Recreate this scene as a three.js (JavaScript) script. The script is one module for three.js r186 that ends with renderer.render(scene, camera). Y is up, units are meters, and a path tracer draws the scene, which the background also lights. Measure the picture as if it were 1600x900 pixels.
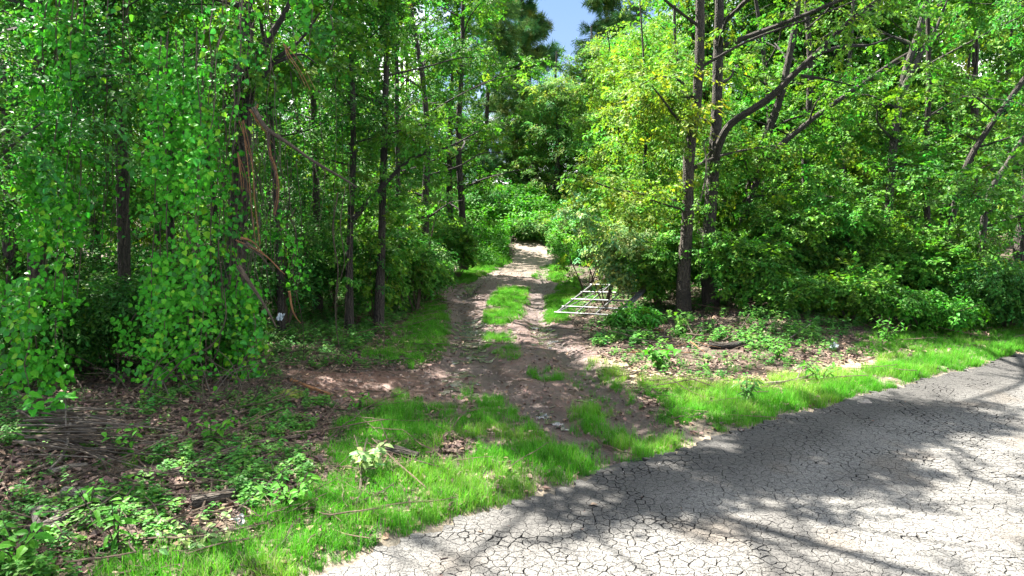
import * as THREE from 'three';
import { mergeGeometries } from 'three/addons/utils/BufferGeometryUtils.js';
import { ImprovedNoise } from 'three/addons/math/ImprovedNoise.js';

// ---------------------------------------------------------------- camera, sky, sun, exposure
const scene = new THREE.Scene();
const H = 2.7, F = 1081, HORIZON = 330, PITCH = Math.atan((450 - HORIZON) / F);
const camera = new THREE.PerspectiveCamera(2 * Math.atan(450 / F) * 180 / Math.PI, 16 / 9, 0.1, 600);
camera.position.set(0, H, 0);
camera.rotation.set(-PITCH, 0, 0);
const renderer = new THREE.WebGLRenderer({ antialias: true });
renderer.setSize(1024, 576);
renderer.toneMapping = THREE.LinearToneMapping;
renderer.toneMappingExposure = 8.0;
renderer.shadowMap.enabled = true;

const SUN = new THREE.Vector3(-0.48, 0.84, -0.42).normalize();
const sun = new THREE.DirectionalLight(new THREE.Color(1.0, 0.95, 0.85), 5.0);
sun.position.copy(SUN).multiplyScalar(80).add(new THREE.Vector3(0, 0, -20));
sun.castShadow = true;
Object.assign(sun.shadow.camera, { left: -45, right: 45, top: 45, bottom: -45, near: 1, far: 200 });
sun.shadow.mapSize.set(4096, 4096);
scene.add(sun, sun.target);
sun.target.position.set(0, 0, -20);

const noiseGen = new ImprovedNoise();
const nz = (x, y = 0, z = 0) => noiseGen.noise(x, y, z);
const fbm = (x, y, z = 0, o = 4) => { let s = 0, a = 0.5, f = 1; for (let i = 0; i < o; i++) { s += a * nz(x * f + i * 17.3, y * f + i * 5.1, z * f + i * 9.7); a *= 0.5; f *= 2.03; } return s; };
const clamp = (v, a = 0, b = 1) => Math.min(b, Math.max(a, v));
const sst = (a, b, v) => { const t = clamp((v - a) / (b - a)); return t * t * (3 - 2 * t); };
const lerp = (a, b, t) => a + (b - a) * t;

{ // summer sky: blue with bright broken cloud all round
  const W = 1024, HH = 512, data = new Float32Array(W * HH * 4);
  let off = 0, low = 9; for (let o = 0; o < 40; o += 0.37) { let w = -9; for (const a of [-0.04, 0.06, 0.14]) for (const y of [0.25, 0.3]) { const k = 1.6 / (y + 0.22); w = Math.max(w, fbm(Math.sin(a) * k + 3.7 + o, -Math.cos(a) * k + 1.3, 0.5, 6)); } if (w < low) { low = w; off = o; } }
  for (let r = 0; r < HH; r++) {
    const el = ((r + 0.5) / HH - 0.5) * Math.PI, y = Math.sin(el);
    for (let c = 0; c < W; c++) {
      const az = ((c + 0.5) / W - 0.5) * 2 * Math.PI, x = Math.cos(az) * Math.cos(el), z = Math.sin(az) * Math.cos(el);
      const u = Math.max(y, 0), t = Math.pow(1 - u, 4);
      let R = lerp(0.030, 0.105, t), G = lerp(0.062, 0.135, t), B = lerp(0.13, 0.18, t);
      if (y > -0.02) {
        const k = 1.6 / (u + 0.22), n = fbm(x * k + 3.7 + off, z * k + 1.3, 0.5, 6), m = sst(-0.10, 0.16, n), sh = 0.75 + 0.6 * sst(0, 0.45, n);
        R = lerp(R, 0.66 * sh, m); G = lerp(G, 0.66 * sh, m); B = lerp(B, 0.64 * sh, m);
      }
      const i = (r * W + c) * 4; data[i] = R; data[i + 1] = G; data[i + 2] = B; data[i + 3] = 1;
    }
  }
  const t = new THREE.DataTexture(data, W, HH, THREE.RGBAFormat, THREE.FloatType);
  t.mapping = THREE.EquirectangularReflectionMapping; t.magFilter = THREE.LinearFilter; t.minFilter = THREE.LinearFilter; t.needsUpdate = true;
  scene.background = t; scene.environment = t; scene.backgroundIntensity = 1.0; scene.environmentIntensity = 1.0;
}

// ---------------------------------------------------------------- helpers
let seed = 12345;
const rnd = () => { seed = (seed + 0x6d2b79f5) | 0; let t = Math.imul(seed ^ (seed >>> 15), 1 | seed); t = (t + Math.imul(t ^ (t >>> 7), 61 | t)) ^ t; return ((t ^ (t >>> 14)) >>> 0) / 4294967296; };
const rr = (a, b) => a + (b - a) * rnd();
const gauss = () => (rnd() + rnd() + rnd() - 1.5) / 0.75;
const many = (n, f) => Array.from({ length: n }, f);
const pick = (a) => a[Math.floor(rnd() * a.length)];
const V = (x, y, z) => new THREE.Vector3(x, y, z);
const UPV = V(0, 1, 0);
const names = {};
function numbered(n) { const k = names[n] = (names[n] ?? -1) + 1; return k ? n + '_' + String(k).padStart(3, '0') : n; }
function tag(o, label, category, group, kind) { o.userData.label = label; o.userData.category = category; if (group) o.userData.group = group; if (kind) o.userData.kind = kind; return o; }
function thing(name, label, category, pos = V(0, 0, 0), group, kind) {
  const o = new THREE.Group(); o.name = numbered(name); o.position.copy(pos); scene.add(o); return tag(o, label, category, group, kind);
}
function part(parent, name, geo, mat) { const m = new THREE.Mesh(geo, mat); m.name = name; m.castShadow = m.receiveShadow = true; parent.add(m); return m; }
function structure(name, geo, mat, label) { const m = part(scene, numbered(name), geo, mat); m.userData.kind = 'structure'; if (label) m.userData.label = label; return m; }

// a pixel of the 1600 x 900 photograph as a direction; P: the point on it at depth d; G: the point where it meets the ground
function ray(X, Y) { const a = (X - 800) / F, b = (450 - Y) / F, c = Math.cos(PITCH), s = Math.sin(PITCH); return V(a, b * c - s, -c - b * s); }
function P(X, Y, d) { const r = ray(X, Y); return V(r.x * d / -r.z, H + r.y * d / -r.z, -d); }
function G(X, Y) { const r = ray(X, Y); let t = 3; for (let i = 0; i < 4000; i++, t += 0.02) { if (H + r.y * t <= ground(r.x * t, r.z * t)) break; } const x = r.x * t, z = r.z * t; return V(x, ground(x, z), z); }
function Gflat(X, Y) { const r = ray(X, Math.max(Y, 336)), t = H / -r.y; return [r.x * t, r.z * t]; }
const poly = (...pts) => pts.map(([x, y]) => Gflat(x, y));
function inside(pl, x, z) { let c = false; for (let i = 0, j = pl.length - 1; i < pl.length; j = i++) { const [xi, zi] = pl[i], [xj, zj] = pl[j]; if ((zi > z) !== (zj > z) && x < (xj - xi) * (z - zi) / (zj - zi) + xi) c = !c; } return c; }
function edgeDist(pl, x, z) { // signed: positive inside
  let m = 1e9; for (let i = 0, j = pl.length - 1; i < pl.length; j = i++) { const [ax, az] = pl[j], [bx, bz] = pl[i], dx = bx - ax, dz = bz - az, t = clamp(((x - ax) * dx + (z - az) * dz) / (dx * dx + dz * dz)); m = Math.min(m, Math.hypot(x - ax - t * dx, z - az - t * dz)); }
  return inside(pl, x, z) ? m : -m;
}

// road edge: polyline on the ground; s > 0 on the asphalt
const E = [[-8.2, 0.2], [-1.30, -5.2], [0.63, -6.78], [3.8, -9.1], [9.5, -12.9], [15.5, -16.4], [40, -29]];
function roadS(x, z) {
  let best = 1e9, sg = 1;
  for (let i = 0; i + 1 < E.length; i++) {
    const [ax, az] = E[i], [bx, bz] = E[i + 1], dx = bx - ax, dz = bz - az, L = Math.hypot(dx, dz), t = clamp(((x - ax) * dx + (z - az) * dz) / (L * L)), q = Math.hypot(x - ax - t * dx, z - az - t * dz);
    if (q < best) { best = q; sg = (dx * (z - az) - dz * (x - ax)) > 0 ? 1 : -1; }
  }
  return sg * best + 0.10 * nz(x * 0.9, z * 0.9, 3.3) + 0.05 * nz(x * 3.1, z * 3.1, 7.7) + 0.05 * nz(x * 9, z * 9, 1.7);
}

// the dirt track: region and two wheel ruts
const trackPolys = [
  poly([700, 440], [690, 490], [696, 560], [640, 578], [540, 582], [450, 590], [455, 612], [520, 628], [600, 640], [690, 640], [700, 672], [760, 700], [850, 712], [930, 735], [1000, 712], [1040, 690], [1010, 645], [985, 590], [930, 555], [905, 520], [885, 490], [880, 440], [880, 405], [886, 390], [808, 390], [800, 405], [770, 425]),
];
const rutL = [[800, 398], [775, 420], [735, 448], [722, 480], [735, 530], [760, 580], [820, 620], [870, 660], [930, 700], [1000, 745]].map(([x, y]) => Gflat(x, y));
const rutR = [[850, 398], [850, 425], [838, 450], [835, 490], [850, 520], [890, 560], [930, 600], [965, 640], [1020, 690]].map(([x, y]) => Gflat(x, y));
const rutX = [[735, 530], [700, 585], [620, 606], [500, 606]].map(([x, y]) => Gflat(x, y));
function lineDist(l, x, z) { let m = 1e9; for (let i = 0; i + 1 < l.length; i++) { const [ax, az] = l[i], [bx, bz] = l[i + 1], dx = bx - ax, dz = bz - az, t = clamp(((x - ax) * dx + (z - az) * dz) / (dx * dx + dz * dz)); m = Math.min(m, Math.hypot(x - ax - t * dx, z - az - t * dz)); } return m; }
function rut(x, z) { return Math.max(sst(0.42, 0.12, lineDist(rutL, x, z) + 0.12 * nz(x * 2, z * 2)), sst(0.42, 0.12, lineDist(rutR, x, z) + 0.12 * nz(x * 2, z * 2, 4)), 0.7 * sst(0.4, 0.1, lineDist(rutX, x, z))); }
function trackM(x, z) { return edgeDist(trackPolys[0], x, z) + 0.22 * nz(x * 1.3, z * 1.3, 1) + 0.12 * nz(x * 4, z * 4, 2); }
function ground(x, z) {
  const s = roadS(x, z), d = -z;
  if (d < 34 && s > 0.03) return -0.035;
  let h = -0.03 + 0.05 * sst(0, 0.3, -s);
  const away = sst(0.4, 5, -s);
  h += away * (0.10 * fbm(x * 0.35, z * 0.35, 2, 3) + 0.05 * fbm(x * 1.4, z * 1.4, 5, 3));
  h += sst(1.6, 5.0, -s) * 0.45 * sst(3.2, 7, x - 0.02 * d) ;                 // bank on the right
  h += sst(1.5, 5.0, -s) * 0.18 * sst(-2.0, -4.5, x + 0.05 * (d - 10));        // low bank on the left
  const e = sst(-0.4, 0.5, edgeDistTrack(x, z));
  h -= e * 0.05;
  if (d < 60) h -= e * rut(x, z) * 0.07;
  h += e * 0.02 * fbm(x * 4, z * 4, 1, 3);
  h += sst(40, 60, d) * 3.3 + sst(60, 120, d) * 4;
  return h;
}
function edgeDistTrack(x, z) { if (x < -7 || x > 6 || z > -6 || z < -60) return -5; return edgeDist(trackPolys[0], x, z); }

// ---------------------------------------------------------------- where the sun comes through the canopy
const litPolys = [
  poly([560, 720], [600, 690], [650, 742], [745, 690], [850, 715], [900, 765], [760, 810], [600, 850], [560, 790]),
  poly([985, 585], [1060, 590], [1150, 598], [1300, 585], [1500, 556], [1600, 540], [1640, 545], [1640, 560], [1480, 590], [1250, 645], [1110, 650], [1050, 620]),
  poly([745, 512], [750, 460], [800, 445], [832, 450], [830, 500], [790, 512]),
  poly([690, 430], [740, 400], [760, 391], [910, 391], [920, 420], [860, 440], [790, 425]),
  [[-4.5, -34], [6.5, -34], [8.5, -59], [-6, -59]], poly([300, 840], [330, 810], [400, 800], [390, 850], [310, 860]),
  poly([480, 900], [640, 870], [780, 830], [860, 812], [920, 842], [1000, 830], [1080, 800], [1230, 790], [1280, 825], [1400, 830], [1480, 790], [1640, 720], [1640, 1200], [300, 1200]),
  poly([1370, 720], [1500, 690], [1640, 650], [1640, 690], [1480, 740]),
  poly([1440, 612], [1640, 596], [1640, 606], [1450, 632]),
  poly([900, 470], [1000, 450], [1010, 480], [950, 500], [880, 500]),
  poly([930, 560], [1000, 565], [1090, 585], [1060, 600], [960, 580]),
  poly([1100, 560], [1200, 545], [1240, 560], [1130, 575]),
];
const litBoxes = litPolys.map((p) => { const xs = p.map((q) => q[0]), zs = p.map((q) => q[1]); return [Math.min(...xs) - 0.7, Math.max(...xs) + 0.7, Math.min(...zs) - 0.7, Math.max(...zs) + 0.7]; });
function sunGap(p) { // does a leaf here stand between the sun and a spot that the photograph shows sunlit?
  const t = p.y / SUN.y, x = p.x - SUN.x * t, z = p.z - SUN.z * t;
  for (let i = 0; i < litPolys.length; i++) { const b = litBoxes[i]; if (x > b[0] && x < b[1] && z > b[2] && z < b[3] && edgeDist(litPolys[i], x, z) > (roadS(x, z) > -0.2 ? -0.12 : -0.32) + 0.4 * nz(x * 1.5, z * 1.5, 6)) return true; }
  return false;
}
// the canopy is thin in places, so that shafts of sun come down to the boughs below
const deepShade = [poly([860, 838], [930, 780], [1100, 715], [1250, 668], [1500, 598], [1640, 575], [1640, 760], [1480, 815], [1330, 830], [1240, 785], [1080, 795], [960, 860]), poly([500, 640], [700, 610], [760, 560], [900, 560], [1000, 620], [1100, 690], [900, 700], [700, 680], [520, 700]), poly([120, 600], [450, 590], [480, 650], [250, 680])];
function thinned(p) { const t = p.y / SUN.y, x = p.x - SUN.x * t, z = p.z - SUN.z * t; if (z > -13 && deepShade.some((q) => edgeDist(q, x, z) + 0.5 * nz(x * 1.7, z * 1.7, 4) > 0.1)) return false; const k = p.x > 5 ? 0.16 : p.z < -13.5 && p.z > -24 && p.x < -1.5 ? 0.03 : p.z < -13.5 || p.x < -5 ? 0.12 : 0; return p.y > 3.0 && z > -34 && p.z > -27 && fbm(x * 0.5 + 7, z * 0.5, 2, 2) + 0.45 * nz(x * 1.9, z * 1.9, 5) > lerp(0.36 - k, -0.04 - k, sst(3.0, 9, p.y)); }
// the open corridors: above the road and along the track
const trackMid = [[-40, 0.4], [-30, 0.5], [-20, -0.3], [-12, 0], [-6, 0.9]];
function trackX(z) { const d = -z; return d > 40 ? 1.0 : lerp(lerp(0.3, -0.15, sst(8, 20, d)), 1.2, sst(20, 42, d)); }
function openAir(p) {
  if (roadS(p.x, p.z) > -0.7 + 0.35 * nz(p.x, p.y, p.z)) return true;
  const d = -p.z;
  if (d < 38) {
    const w = 1.5 + 0.5 * nz(p.x * 0.7, p.y * 0.7, p.z * 0.5) + sst(14, 45, d) * 1.2 + (d < 13 ? (13 - d) * 0.35 : 0), top = d < 24 ? 5.2 + 1.2 * nz(p.z, p.y) : 6 + (d - 24) * 0.3;
    if (Math.abs(p.x - trackX(p.z)) < w && p.y < top) return true;
  }
  return false;
}
// the long gap in the canopy that opens above the track and drifts to its right further back
function skyWindow(p) { const d = -p.z; return d > 12 && d < 55 && Math.abs(p.x - (0.118 * d - 0.1)) < 0.055 * d + 0.5 * nz(p.x * 0.6, p.y * 0.6, d * 0.3) && p.y > 3.0 + 0.262 * d + 0.9 * nz(p.x * 0.35, d * 0.2, 3); }

// ---------------------------------------------------------------- textures and materials
function texture(w, h, f, srgb) {
  const a = new Uint8Array(w * h * 4);
  for (let y = 0; y < h; y++) for (let x = 0; x < w; x++) { const v = f(x / w, y / h, x, y), i = (y * w + x) * 4; a[i] = clamp(v[0]) * 255; a[i + 1] = clamp(v[1]) * 255; a[i + 2] = clamp(v[2]) * 255; a[i + 3] = 255; }
  const t = new THREE.DataTexture(a, w, h, THREE.RGBAFormat); t.wrapS = t.wrapT = THREE.RepeatWrapping; t.magFilter = THREE.LinearFilter; t.minFilter = THREE.LinearMipmapLinearFilter; t.generateMipmaps = true; if (srgb) t.colorSpace = THREE.SRGBColorSpace; t.needsUpdate = true; return t;
}
const tileN = (u, v, f, s) => { // seamless noise
  const a = u * 2 * Math.PI, b = v * 2 * Math.PI, r = f / (2 * Math.PI); return nz(Math.cos(a) * r + s, Math.sin(a) * r + Math.cos(b) * r * 0.71 + s * 2.1, Math.sin(b) * r + s * 0.7);
};
const soilTex = texture(512, 512, (u, v) => { const n = 0.72 + 0.30 * tileN(u, v, 14, 1) + 0.26 * tileN(u, v, 50, 3) + 0.22 * (rnd() - 0.5), w = 0.06 * tileN(u, v, 9, 8); return [n + w, n, n - w]; });
const grain = many(110 * 110, () => rnd()), grain2 = many(48 * 48, () => rnd());
const aggTex = texture(512, 512, (u, v) => { const g = grain[Math.floor(v * 110) * 110 + Math.floor(u * 110)], h = grain2[Math.floor(v * 48) * 48 + Math.floor(u * 48)], n = 0.80 + 0.10 * tileN(u, v, 20, 2) + (g > 0.85 ? 0.20 : g < 0.24 ? -0.50 : 0.12 * (rnd() - 0.5)) + (h < 0.10 ? -0.22 : 0); return [n, n * 0.985, n * 0.96]; });
const barkTex = texture(256, 512, (u, v) => { const n = tileN(u, v * 0.35, 26, 4) + 0.5 * tileN(u, v, 40, 9), c = 0.62 + 0.55 * n + 0.15 * (rnd() - 0.5); return [c, c * 0.97, c * 0.93]; });
const barkBump = texture(256, 512, (u, v) => { const n = 0.5 + 0.55 * tileN(u, v * 0.35, 26, 4) + 0.3 * tileN(u, v, 40, 9); return [n, n, n]; });

const leafMat = (r, g, b, o = {}) => new THREE.MeshPhysicalMaterial({ color: new THREE.Color().setRGB(r, g, b), roughness: 1, transmission: o.t ?? 0.45, thickness: 0, vertexColors: true, side: THREE.DoubleSide, clearcoat: o.coat ?? 0.2, clearcoatRoughness: o.cr ?? 0.42, specularIntensity: o.spec ?? 0.25 });
const barkMat = (r, g, b) => new THREE.MeshStandardMaterial({ color: new THREE.Color().setRGB(r, g, b), roughness: 0.95, map: barkTex, bumpMap: barkBump, bumpScale: 0.06 });
const M = {
  oak: leafMat(0.115, 0.235, 0.014), maple: leafMat(0.07, 0.215, 0.012), dark: leafMat(0.042, 0.165, 0.014), vine: leafMat(0.048, 0.28, 0.009, { t: 0.4, coat: 0.15, cr: 0.4 }), pine: leafMat(0.085, 0.17, 0.035, { t: 0.2, coat: 0.2 }),
  pale: leafMat(0.12, 0.255, 0.035, { t: 0.5 }), weed: leafMat(0.052, 0.215, 0.007, { t: 0.4 }), grass: leafMat(0.062, 0.265, 0.007, { t: 0.42, coat: 0.05 }), seedling: leafMat(0.056, 0.205, 0.012, { t: 0.4 }), silver: leafMat(0.19, 0.30, 0.085, { t: 0.45, coat: 0.4 }),
  barkDark: barkMat(0.05, 0.042, 0.034), barkGrey: barkMat(0.095, 0.088, 0.075), barkBrown: barkMat(0.062, 0.05, 0.038), stem: barkMat(0.16, 0.12, 0.085), torn: barkMat(0.60, 0.29, 0.12), deadGrey: barkMat(0.33, 0.29, 0.24), dryVine: barkMat(0.22, 0.17, 0.12),
  soil: new THREE.MeshStandardMaterial({ color: 0xffffff, roughness: 0.95, map: soilTex, bumpMap: soilTex, bumpScale: 0.03, vertexColors: true }),
  mud: new THREE.MeshPhysicalMaterial({ color: 0xffffff, roughness: 0.55, clearcoat: 0.15, clearcoatRoughness: 0.35, map: soilTex, bumpMap: soilTex, bumpScale: 0.03, vertexColors: true }),
  puddle: new THREE.MeshPhysicalMaterial({ color: new THREE.Color().setRGB(0.085, 0.06, 0.048), roughness: 0.25, specularIntensity: 1, clearcoat: 1, clearcoatRoughness: 0.13, bumpMap: soilTex, bumpScale: 0.035 }),
  crack: new THREE.MeshStandardMaterial({ color: new THREE.Color().setRGB(0.045, 0.042, 0.038), roughness: 1, map: soilTex }),
  asphalt: new THREE.MeshStandardMaterial({ color: 0xffffff, roughness: 0.88, map: aggTex, bumpMap: aggTex, bumpScale: 0.004, vertexColors: true }),
  litter: new THREE.MeshPhysicalMaterial({ color: 0xffffff, roughness: 0.85, side: THREE.DoubleSide }),
  clod: new THREE.MeshStandardMaterial({ color: 0xffffff, roughness: 0.8 }),
  galv: new THREE.MeshPhysicalMaterial({ color: new THREE.Color().setRGB(0.20, 0.205, 0.21), roughness: 0.5, metalness: 0.3, map: soilTex }),
  paper: new THREE.MeshStandardMaterial({ map: soilTex, color: new THREE.Color().setRGB(0.45, 0.45, 0.44), roughness: 0.8, side: THREE.DoubleSide }),
  plasticBlue: new THREE.MeshStandardMaterial({ map: soilTex, color: new THREE.Color().setRGB(0.25, 0.30, 0.33), roughness: 0.5, side: THREE.DoubleSide }),
  stone: new THREE.MeshStandardMaterial({ color: new THREE.Color().setRGB(0.24, 0.21, 0.18), roughness: 0.9, map: soilTex }),
  moss: new THREE.MeshStandardMaterial({ color: new THREE.Color().setRGB(0.17, 0.20, 0.03), roughness: 1, map: soilTex }),
};

// ---------------------------------------------------------------- geometry builders
function geom(pos, uv, idx, col) {
  const g = new THREE.BufferGeometry(); g.setAttribute('position', new THREE.Float32BufferAttribute(pos, 3)); if (uv) g.setAttribute('uv', new THREE.Float32BufferAttribute(uv, 2)); if (col) g.setAttribute('color', new THREE.Float32BufferAttribute(col, 3)); if (idx) g.setIndex(idx); g.computeVertexNormals(); return g;
}
// a tapered, knobbly tube along points; radii given per point
function tube(pts, radii, o = {}) {
  const curve = new THREE.CatmullRomCurve3(pts, false, 'centripetal'), n = o.n ?? Math.max(6, pts.length * 5), m = o.m ?? 9, k = o.rough ?? 0.12, pos = [], uv = [], idx = [], sd = rnd() * 100;
  const len = curve.getLength(); let nrm = V(1, 0, 0.13);
  for (let i = 0; i <= n; i++) {
    const t = i / n, p = curve.getPoint(t), T = curve.getTangent(t), f = t * (radii.length - 1), a = Math.min(Math.floor(f), radii.length - 2), r = lerp(radii[a], radii[a + 1], f - a);
    nrm.addScaledVector(T, -nrm.dot(T)).normalize(); const B = T.clone().cross(nrm);
    for (let j = 0; j <= m; j++) {
      const th = (j % m) / m * 2 * Math.PI, q = r * (1 + k * nz(Math.cos(th) * 1.4 + sd, t * len * 1.1 + sd, Math.sin(th) * 1.4) + k * 0.8 * nz(th * 2.2, t * len * 4, sd));
      const w = nrm.clone().multiplyScalar(Math.cos(th) * q).addScaledVector(B, Math.sin(th) * q).add(p); pos.push(w.x, w.y, w.z); uv.push(j / m * Math.max(1, Math.round(r * 8)), t * len * 0.8);
    }
  }
  for (let i = 0; i < n; i++) for (let j = 0; j < m; j++) { const a = i * (m + 1) + j, b = a + m + 1; idx.push(a, a + 1, b, a + 1, b + 1, b); }
  for (const e of [0, n]) { const c = pos.length / 3, p = curve.getPoint(e / n); pos.push(p.x, p.y, p.z); uv.push(0.5, 0.5); for (let j = 0; j < m; j++) { const a = e * (m + 1) + j; e ? idx.push(a, a + 1, c) : idx.push(a + 1, a, c); } }
  return geom(pos, uv, idx);
}
// leaf outlines: half width at points along the length
const LEAVES = {
  heart: [[-0.10, 0.20], [0.0, 0.38], [0.22, 0.47], [0.5, 0.36], [0.78, 0.15], [1, 0]],
  oval: [[0, 0], [0.22, 0.2], [0.5, 0.27], [0.78, 0.16], [1, 0]],
  oak: [[0, 0.02], [0.2, 0.16], [0.3, 0.10], [0.46, 0.30], [0.56, 0.16], [0.74, 0.30], [0.84, 0.12], [1, 0]],
  maple: [[0, 0.05], [0.05, 0.34], [0.22, 0.20], [0.40, 0.50], [0.55, 0.20], [0.75, 0.22], [1, 0]],
  blade: [[0, 0.045], [0.4, 0.04], [1, 0]],
  lance: [[0, 0], [0.3, 0.13], [0.6, 0.10], [1, 0]],
};
function leafInto(B, kind, M4, size, fold, curl, col) { // appends one leaf: a midrib and two halves
  const o = LEAVES[kind], v = V(0, 0, 0), base = B.pos.length / 3;
  for (const [y, w] of o) for (const sgn of [-1, 0, 1]) {
    v.set(sgn * w, y, Math.abs(sgn) * w * fold - curl * y * y).multiplyScalar(size).applyMatrix4(M4); B.pos.push(v.x, v.y, v.z); B.col.push(...col);
  }
  for (let i = 0; i + 1 < o.length; i++) for (const s of [0, 1]) { const a = base + i * 3 + s, b = a + 3; B.idx.push(a, a + 1, b, a + 1, b + 1, b); }
}
const finish = (B) => { const g = geom(B.pos, null, B.idx, B.col).toNonIndexed(); g.deleteAttribute('normal'); return g; };
const BB = () => ({ pos: [], col: [], idx: [] });
const m4 = new THREE.Matrix4(), qx = new THREE.Quaternion();
function basis(p, dir, up, s = 1) { const y = dir.clone().normalize(), x = y.clone().cross(up).normalize(); if (x.lengthSq() < 1e-6) x.set(1, 0, 0); const z = x.clone().cross(y).normalize(); return new THREE.Matrix4().makeBasis(x, y, z).scale(V(s, s, s)).setPosition(p); }
const tint = (k = 0.3) => { const v = 1 + k * gauss() * 0.6, y = 0.25 * gauss(); return [clamp(v * (1 + y), 0.35, 2), clamp(v, 0.4, 1.8), clamp(v * (1 - y * 0.8), 0.3, 2)]; };
// a spray: a twig along +y with leaves to both sides
function spray(kind, n, L, size, o = {}) {
  const B = BB();
  for (let i = 0; i < n; i++) {
    const t = (i + 0.5) / n, side = i % 2 ? 1 : -1, p = V(gauss() * (o.fat ?? 0.05), t * L, gauss() * (o.fat ?? 0.05) - (o.droop ?? 0.12) * t * t * L);
    const dir = V(side * rr(0.5, 1.1), rr(0.2, 0.9), rr(-0.7, 0.15) - (o.hang ?? 0)).normalize(), up = V(gauss() * 0.4, gauss() * 0.35, 1).normalize();
    leafInto(B, kind, basis(p, dir, up), size * rr(0.6, 1.2), rr(0.1, 0.5), rr(0, 0.45), tint(0.55));
  }
  // twig
  const a = B.pos.length / 3, c = [0.5, 0.3, 0.4]; B.pos.push(-0.006, 0, 0, 0.006, 0, 0, 0, L, -(o.droop ?? 0.12) * L); B.col.push(...c, ...c, ...c); B.idx.push(a, a + 1, a + 2);
  return finish(B);
}
function needles(n, L, size) {
  const B = BB();
  for (let i = 0; i < n; i++) { const t = i / n, a = i * 2.4, dir = V(Math.cos(a), rr(0.5, 1.1), Math.sin(a)).normalize(); leafInto(B, 'blade', basis(V(0, t * L, 0), dir, V(gauss(), gauss(), 1).normalize()), size * rr(0.8, 1.2), 0.2, 0, tint(0.3)); }
  const a = B.pos.length / 3, c = [0.6, 0.35, 0.3]; B.pos.push(-0.008, 0, 0, 0.008, 0, 0, 0, L, 0); B.col.push(...c, ...c, ...c); B.idx.push(a, a + 1, a + 2);
  return finish(B);
}
const SP = {
  oak: many(5, () => spray('oak', 21, 0.5, 0.118, { fat: 0.07 })), maple: many(5, () => spray('maple', 22, 0.5, 0.10, { fat: 0.07 })), dark: many(5, () => spray('oval', 24, 0.5, 0.09, { fat: 0.07 })), vine: many(4, () => spray('heart', 9, 0.34, 0.105, { hang: 0.5, fat: 0.06 })),
  pine: many(3, () => needles(42, 0.32, 0.2)), pale: many(4, () => spray('lance', 22, 0.5, 0.15, { fat: 0.08 })), weed: many(4, () => spray('oval', 16, 0.26, 0.09, { fat: 0.05 })), silver: many(3, () => spray('oval', 20, 0.45, 0.10)),
};
// collects sprays and puts them under a thing as instanced crowns
class Foliage {
  constructor(kind, gaps = true) { this.k = kind; this.gaps = gaps; this.lists = SP[kind].map(() => ({ m: [], c: [] })); }
  add(p, dir, s, up, col) {
    if (p.y < 0.02 + ground(p.x, p.z)) return;
    if (openAir(p) || skyWindow(p)) return;
    if (this.gaps && ((sunGap(p) && rnd() < (p.z < -38 ? (p.x < -5 ? 0.72 : 0.6) : 0.97)) || thinned(p))) return;
    const l = pick(this.lists); l.m.push(basis(p, dir, up ?? V(gauss() * 0.35, 1, gauss() * 0.35).normalize(), s)); l.c.push(col ?? tint(0.25));
  }
  clump(c, rx, ry, rz, n, s, tone = 1) {
    const t0 = tint(0.36).map((v) => v * tone);
    for (let i = 0; i < n; i++) {
      const u = V(gauss(), gauss(), gauss()).normalize(), k = Math.pow(rnd(), 0.45), p = V(c.x + u.x * rx * k, c.y + u.y * ry * k, c.z + u.z * rz * k);
      const dir = V(u.x + gauss() * 0.5, u.y * 0.35 - 0.15 + gauss() * 0.3, u.z + gauss() * 0.5); const ti = tint(0.2);
      this.add(p, dir, s * rr(0.7, 1.25), null, [t0[0] * ti[0], t0[1] * ti[1], t0[2] * ti[2]]);
    }
  }
  build(parent, name, mat = M[this.k]) {
    const o = new THREE.Vector3(); parent.updateMatrixWorld(); const inv = parent.matrixWorld.clone().invert(); let first = null;
    this.lists.forEach((l, i) => {
      if (!l.m.length) return;
      const im = new THREE.InstancedMesh(SP[this.k][i], mat, l.m.length); im.name = name; im.castShadow = im.receiveShadow = true; im.userData.kind = 'stuff';
      l.m.forEach((m, j) => { im.setMatrixAt(j, m4.multiplyMatrices(inv, m)); im.setColorAt(j, new THREE.Color().setRGB(...l.c[j])); }); parent.add(im); first ??= im;
    });
    return first;
  }
  get count() { return this.lists.reduce((a, l) => a + l.m.length, 0); }
}
let sprays = 0;
const rel = (pts, o) => pts.map((p) => p.clone().sub(o));
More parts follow.
